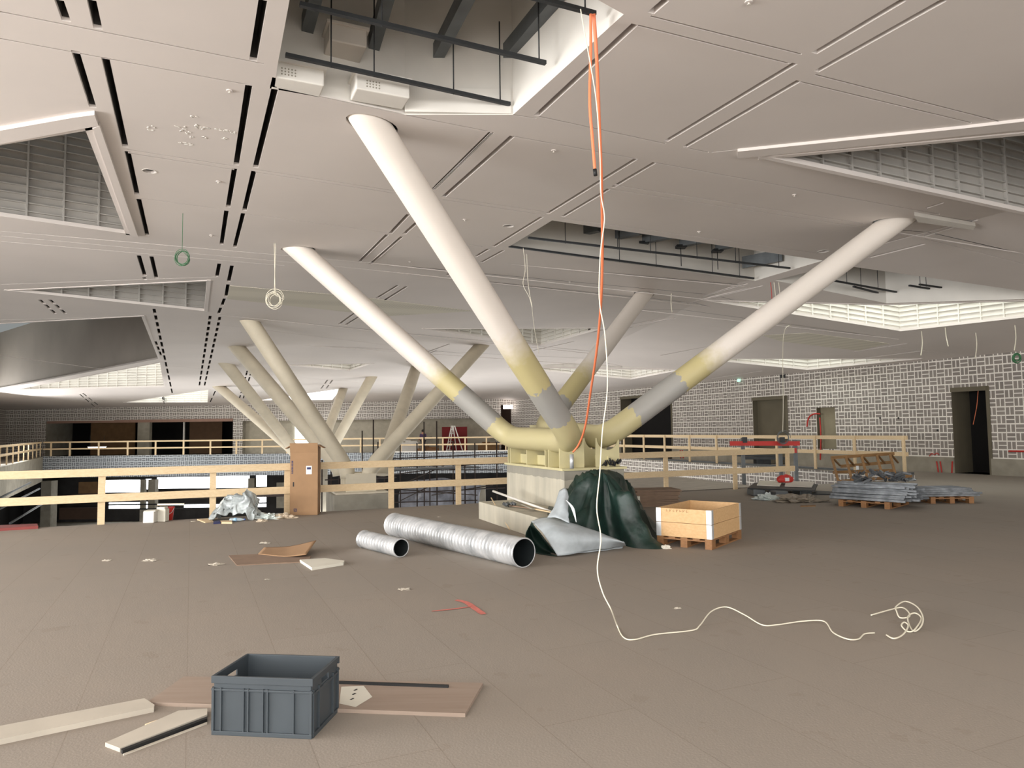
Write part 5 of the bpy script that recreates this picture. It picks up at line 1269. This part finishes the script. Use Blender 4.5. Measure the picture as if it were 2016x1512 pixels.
for k in range(34):
    o = pb if k == 0 else pb.copy()
    if k: C.objects.link(o)
    o.location = q0 + u1*random.uniform(-.1, .95) + u2*random.uniform(.4, 1.1) + V((0, 0, .5+random.uniform(0, .2)))
    o.rotation_euler = (random.uniform(0, 3), random.uniform(-.5, .5), random.uniform(0, 3))
pn = obj('steel_profile', profile_mesh(1.75), M['galvd']); tag(pn, 'pale steel channel in the neat bundle on the second pallet', 'steel profile', 'steel channels on the second pallet')
n = 0
for lay in range(4):
    for k in range(9):
        o = pn if n == 0 else pn.copy()
        if n: C.objects.link(o)
        n += 1
        o.location = q1 + V((-.62+.12*(lay > 1)*-1.5+random.uniform(-.05, .05), .15+k*.075, .142+lay*.045)); o.rotation_euler = (0, 0, .03+random.uniform(-.02, .02))
        ln = ('bottom', 'second', 'third', 'top')[lay]
        o['label'] = 'pale steel channel in the %s layer of the bundle on the second pallet' % ln; o['group'] = '%s layer of steel channels on the second pallet' % ln
# leaning brown rack
rk = thing('wooden_rack', 'brown slatted wooden rack tipped over behind the steel heap', 'rack', tuple(fl(1700, 950)))
DK = 21.3
for i, (x0, y0, D0, x1, y1, D1, w_) in enumerate(((1636, 901, DK, 1760, 893, DK+.2, .09), (1648, 948, DK-.1, 1795, 937, DK+.1, .08), (1655, 918, DK+.7, 1755, 910, DK+.8, .09), (1640, 930, DK+.7, 1758, 926, DK+.8, .09))):
    a, b = dp(x0, y0, D0), dp(x1, y1, D1); bm = nb(); bar(bm, a, b, .05, w_); obj('rail', bm, M['oldwood'], rk)
for i, (x0, x1) in enumerate(((1638, 1650), (1665, 1677), (1696, 1708), (1726, 1738), (1752, 1764))):
    a, b = dp(x0, 902-i*2, DK-.02), dp(x1, 947-i*2, DK-.12); bm = nb(); bar(bm, a, b, .07, .035, up=V((0, 1, 0))); obj('slat', bm, M['oldwood'], rk)
    a2 = dp(x0+16, 917-i*1.5, DK+.72); bm = nb(); bar(bm, dp(x0+2, 902-i*2, DK+.03), a2, .05, .035); obj('cross_piece', bm, M['oldwood'], rk)
p = dp(1688, 921, DK+.62); bm = nb(); box(bm, p, (.08, .01, .12)); obj('paper_tag', bm, M['paper'], rk)
# junk table: boards stacked with film
jp = fl(1545, 985)
bm = nb(); 
def slab(name, lab, pts, z, th, m, cat='board'): return fpoly(name, lab, cat, pts, z, th, M[m])
slab('wide_board', 'dark long panel under the pale boards at the right', [(1472, 963), (1604, 968), (1610, 955), (1486, 952)], .16, .03, 'steeld', 'panel')
slab('pale_panel', 'pale board on the dark panel left of the red bag', [(1490, 956), (1535, 958), (1540, 949), (1496, 948)], .2, .025, 'foam')
slab('pale_panel', 'pale board on the dark panel right of the red bag', [(1545, 958), (1598, 960), (1604, 950), (1548, 949)], .2, .025, 'offwhite')
for i, (x, y) in enumerate(((1500, 978), (1545, 982), (1592, 976))):
    p = fl(x, y); bm = nb(); box(bm, (p.x, p.y+.4, .08), (.3, .5, .158)); tag(obj('support_bundle', bm, M['steelg'], bevel=.02), 'grey bundle propping the dark panel, ' + ('left', 'middle', 'right')[i] + ' of three', 'bundle')
blob('plastic_wrap', 'crumpled clear wrap on the floor at the left of the dark panel', 'film', tuple(fl(1510, 984)), (.3, .15, .12), M['film'], 31, .7)
blob('plastic_wrap', 'greyish crumpled wrap on the floor below the dark panel', 'film', tuple(fl(1575, 988)), (.5, .2, .13), mat('grey_wrap', (128, 118, 104), .5, var=.3, scale=8, bump=.4), 33, .7)
fpoly('dark_strap', 'dark flat strap on the floor right of the crumpled wrap', 'strap', [(1605, 968), (1640, 970), (1640, 975), (1600, 974)], 0, .03, M['steeld'])
p = fl(1549, 950, .23); t = thing('red_bag', 'small red and white bag standing on the pale boards', 'bag', (p.x, p.y+.1, .228), .2)
bm = nb(); bmesh.ops.create_icosphere(bm, subdivisions=3, radius=1)
for v in bm.verts: v.co = V((v.co.x*.24, v.co.y*.1, max(-.0, (v.co.z+.6)*.12*(1+.3*noise.noise(v.co*3)))))
lobj('body', bm, M['red'], t)
bm = nb(); box(bm, (-.01, -.1, .08), (.11, .03, .09)); lobj('white_print', bm, M['paper'], t)
fpoly('floor_stick', 'thin dark stick on the floor left of the steel heap', 'stick', [(1576, 996), (1606, 995), (1606, 997), (1576, 998)], 0, .015, M['oldwood'])
blob('grey_sack', 'small grey-blue sack behind the steel heap at the railing end', 'sack', tuple(fl(1785, 946)), (.25, .15, .13), M['galvd'], 41, .4)
# dark equipment lying on the right gallery floor
p = V((*along((13.6, 24), (3, 46), 1500), 0)); bm = nb(); bar(bm, p+V((-.7, .3, .35)), p+V((.9, -.4, .35)), .5, .1); bar(bm, p+V((-.9, .4, .45)), p+V((.6, -.3, .45)), .2, .06); box(bm, p+V((0, 0, .15)), (.6, .4, .3)); tag(obj('dark_equipment', bm, M['steeld']), 'dark flat equipment lying on the right gallery behind the red board', 'equipment')
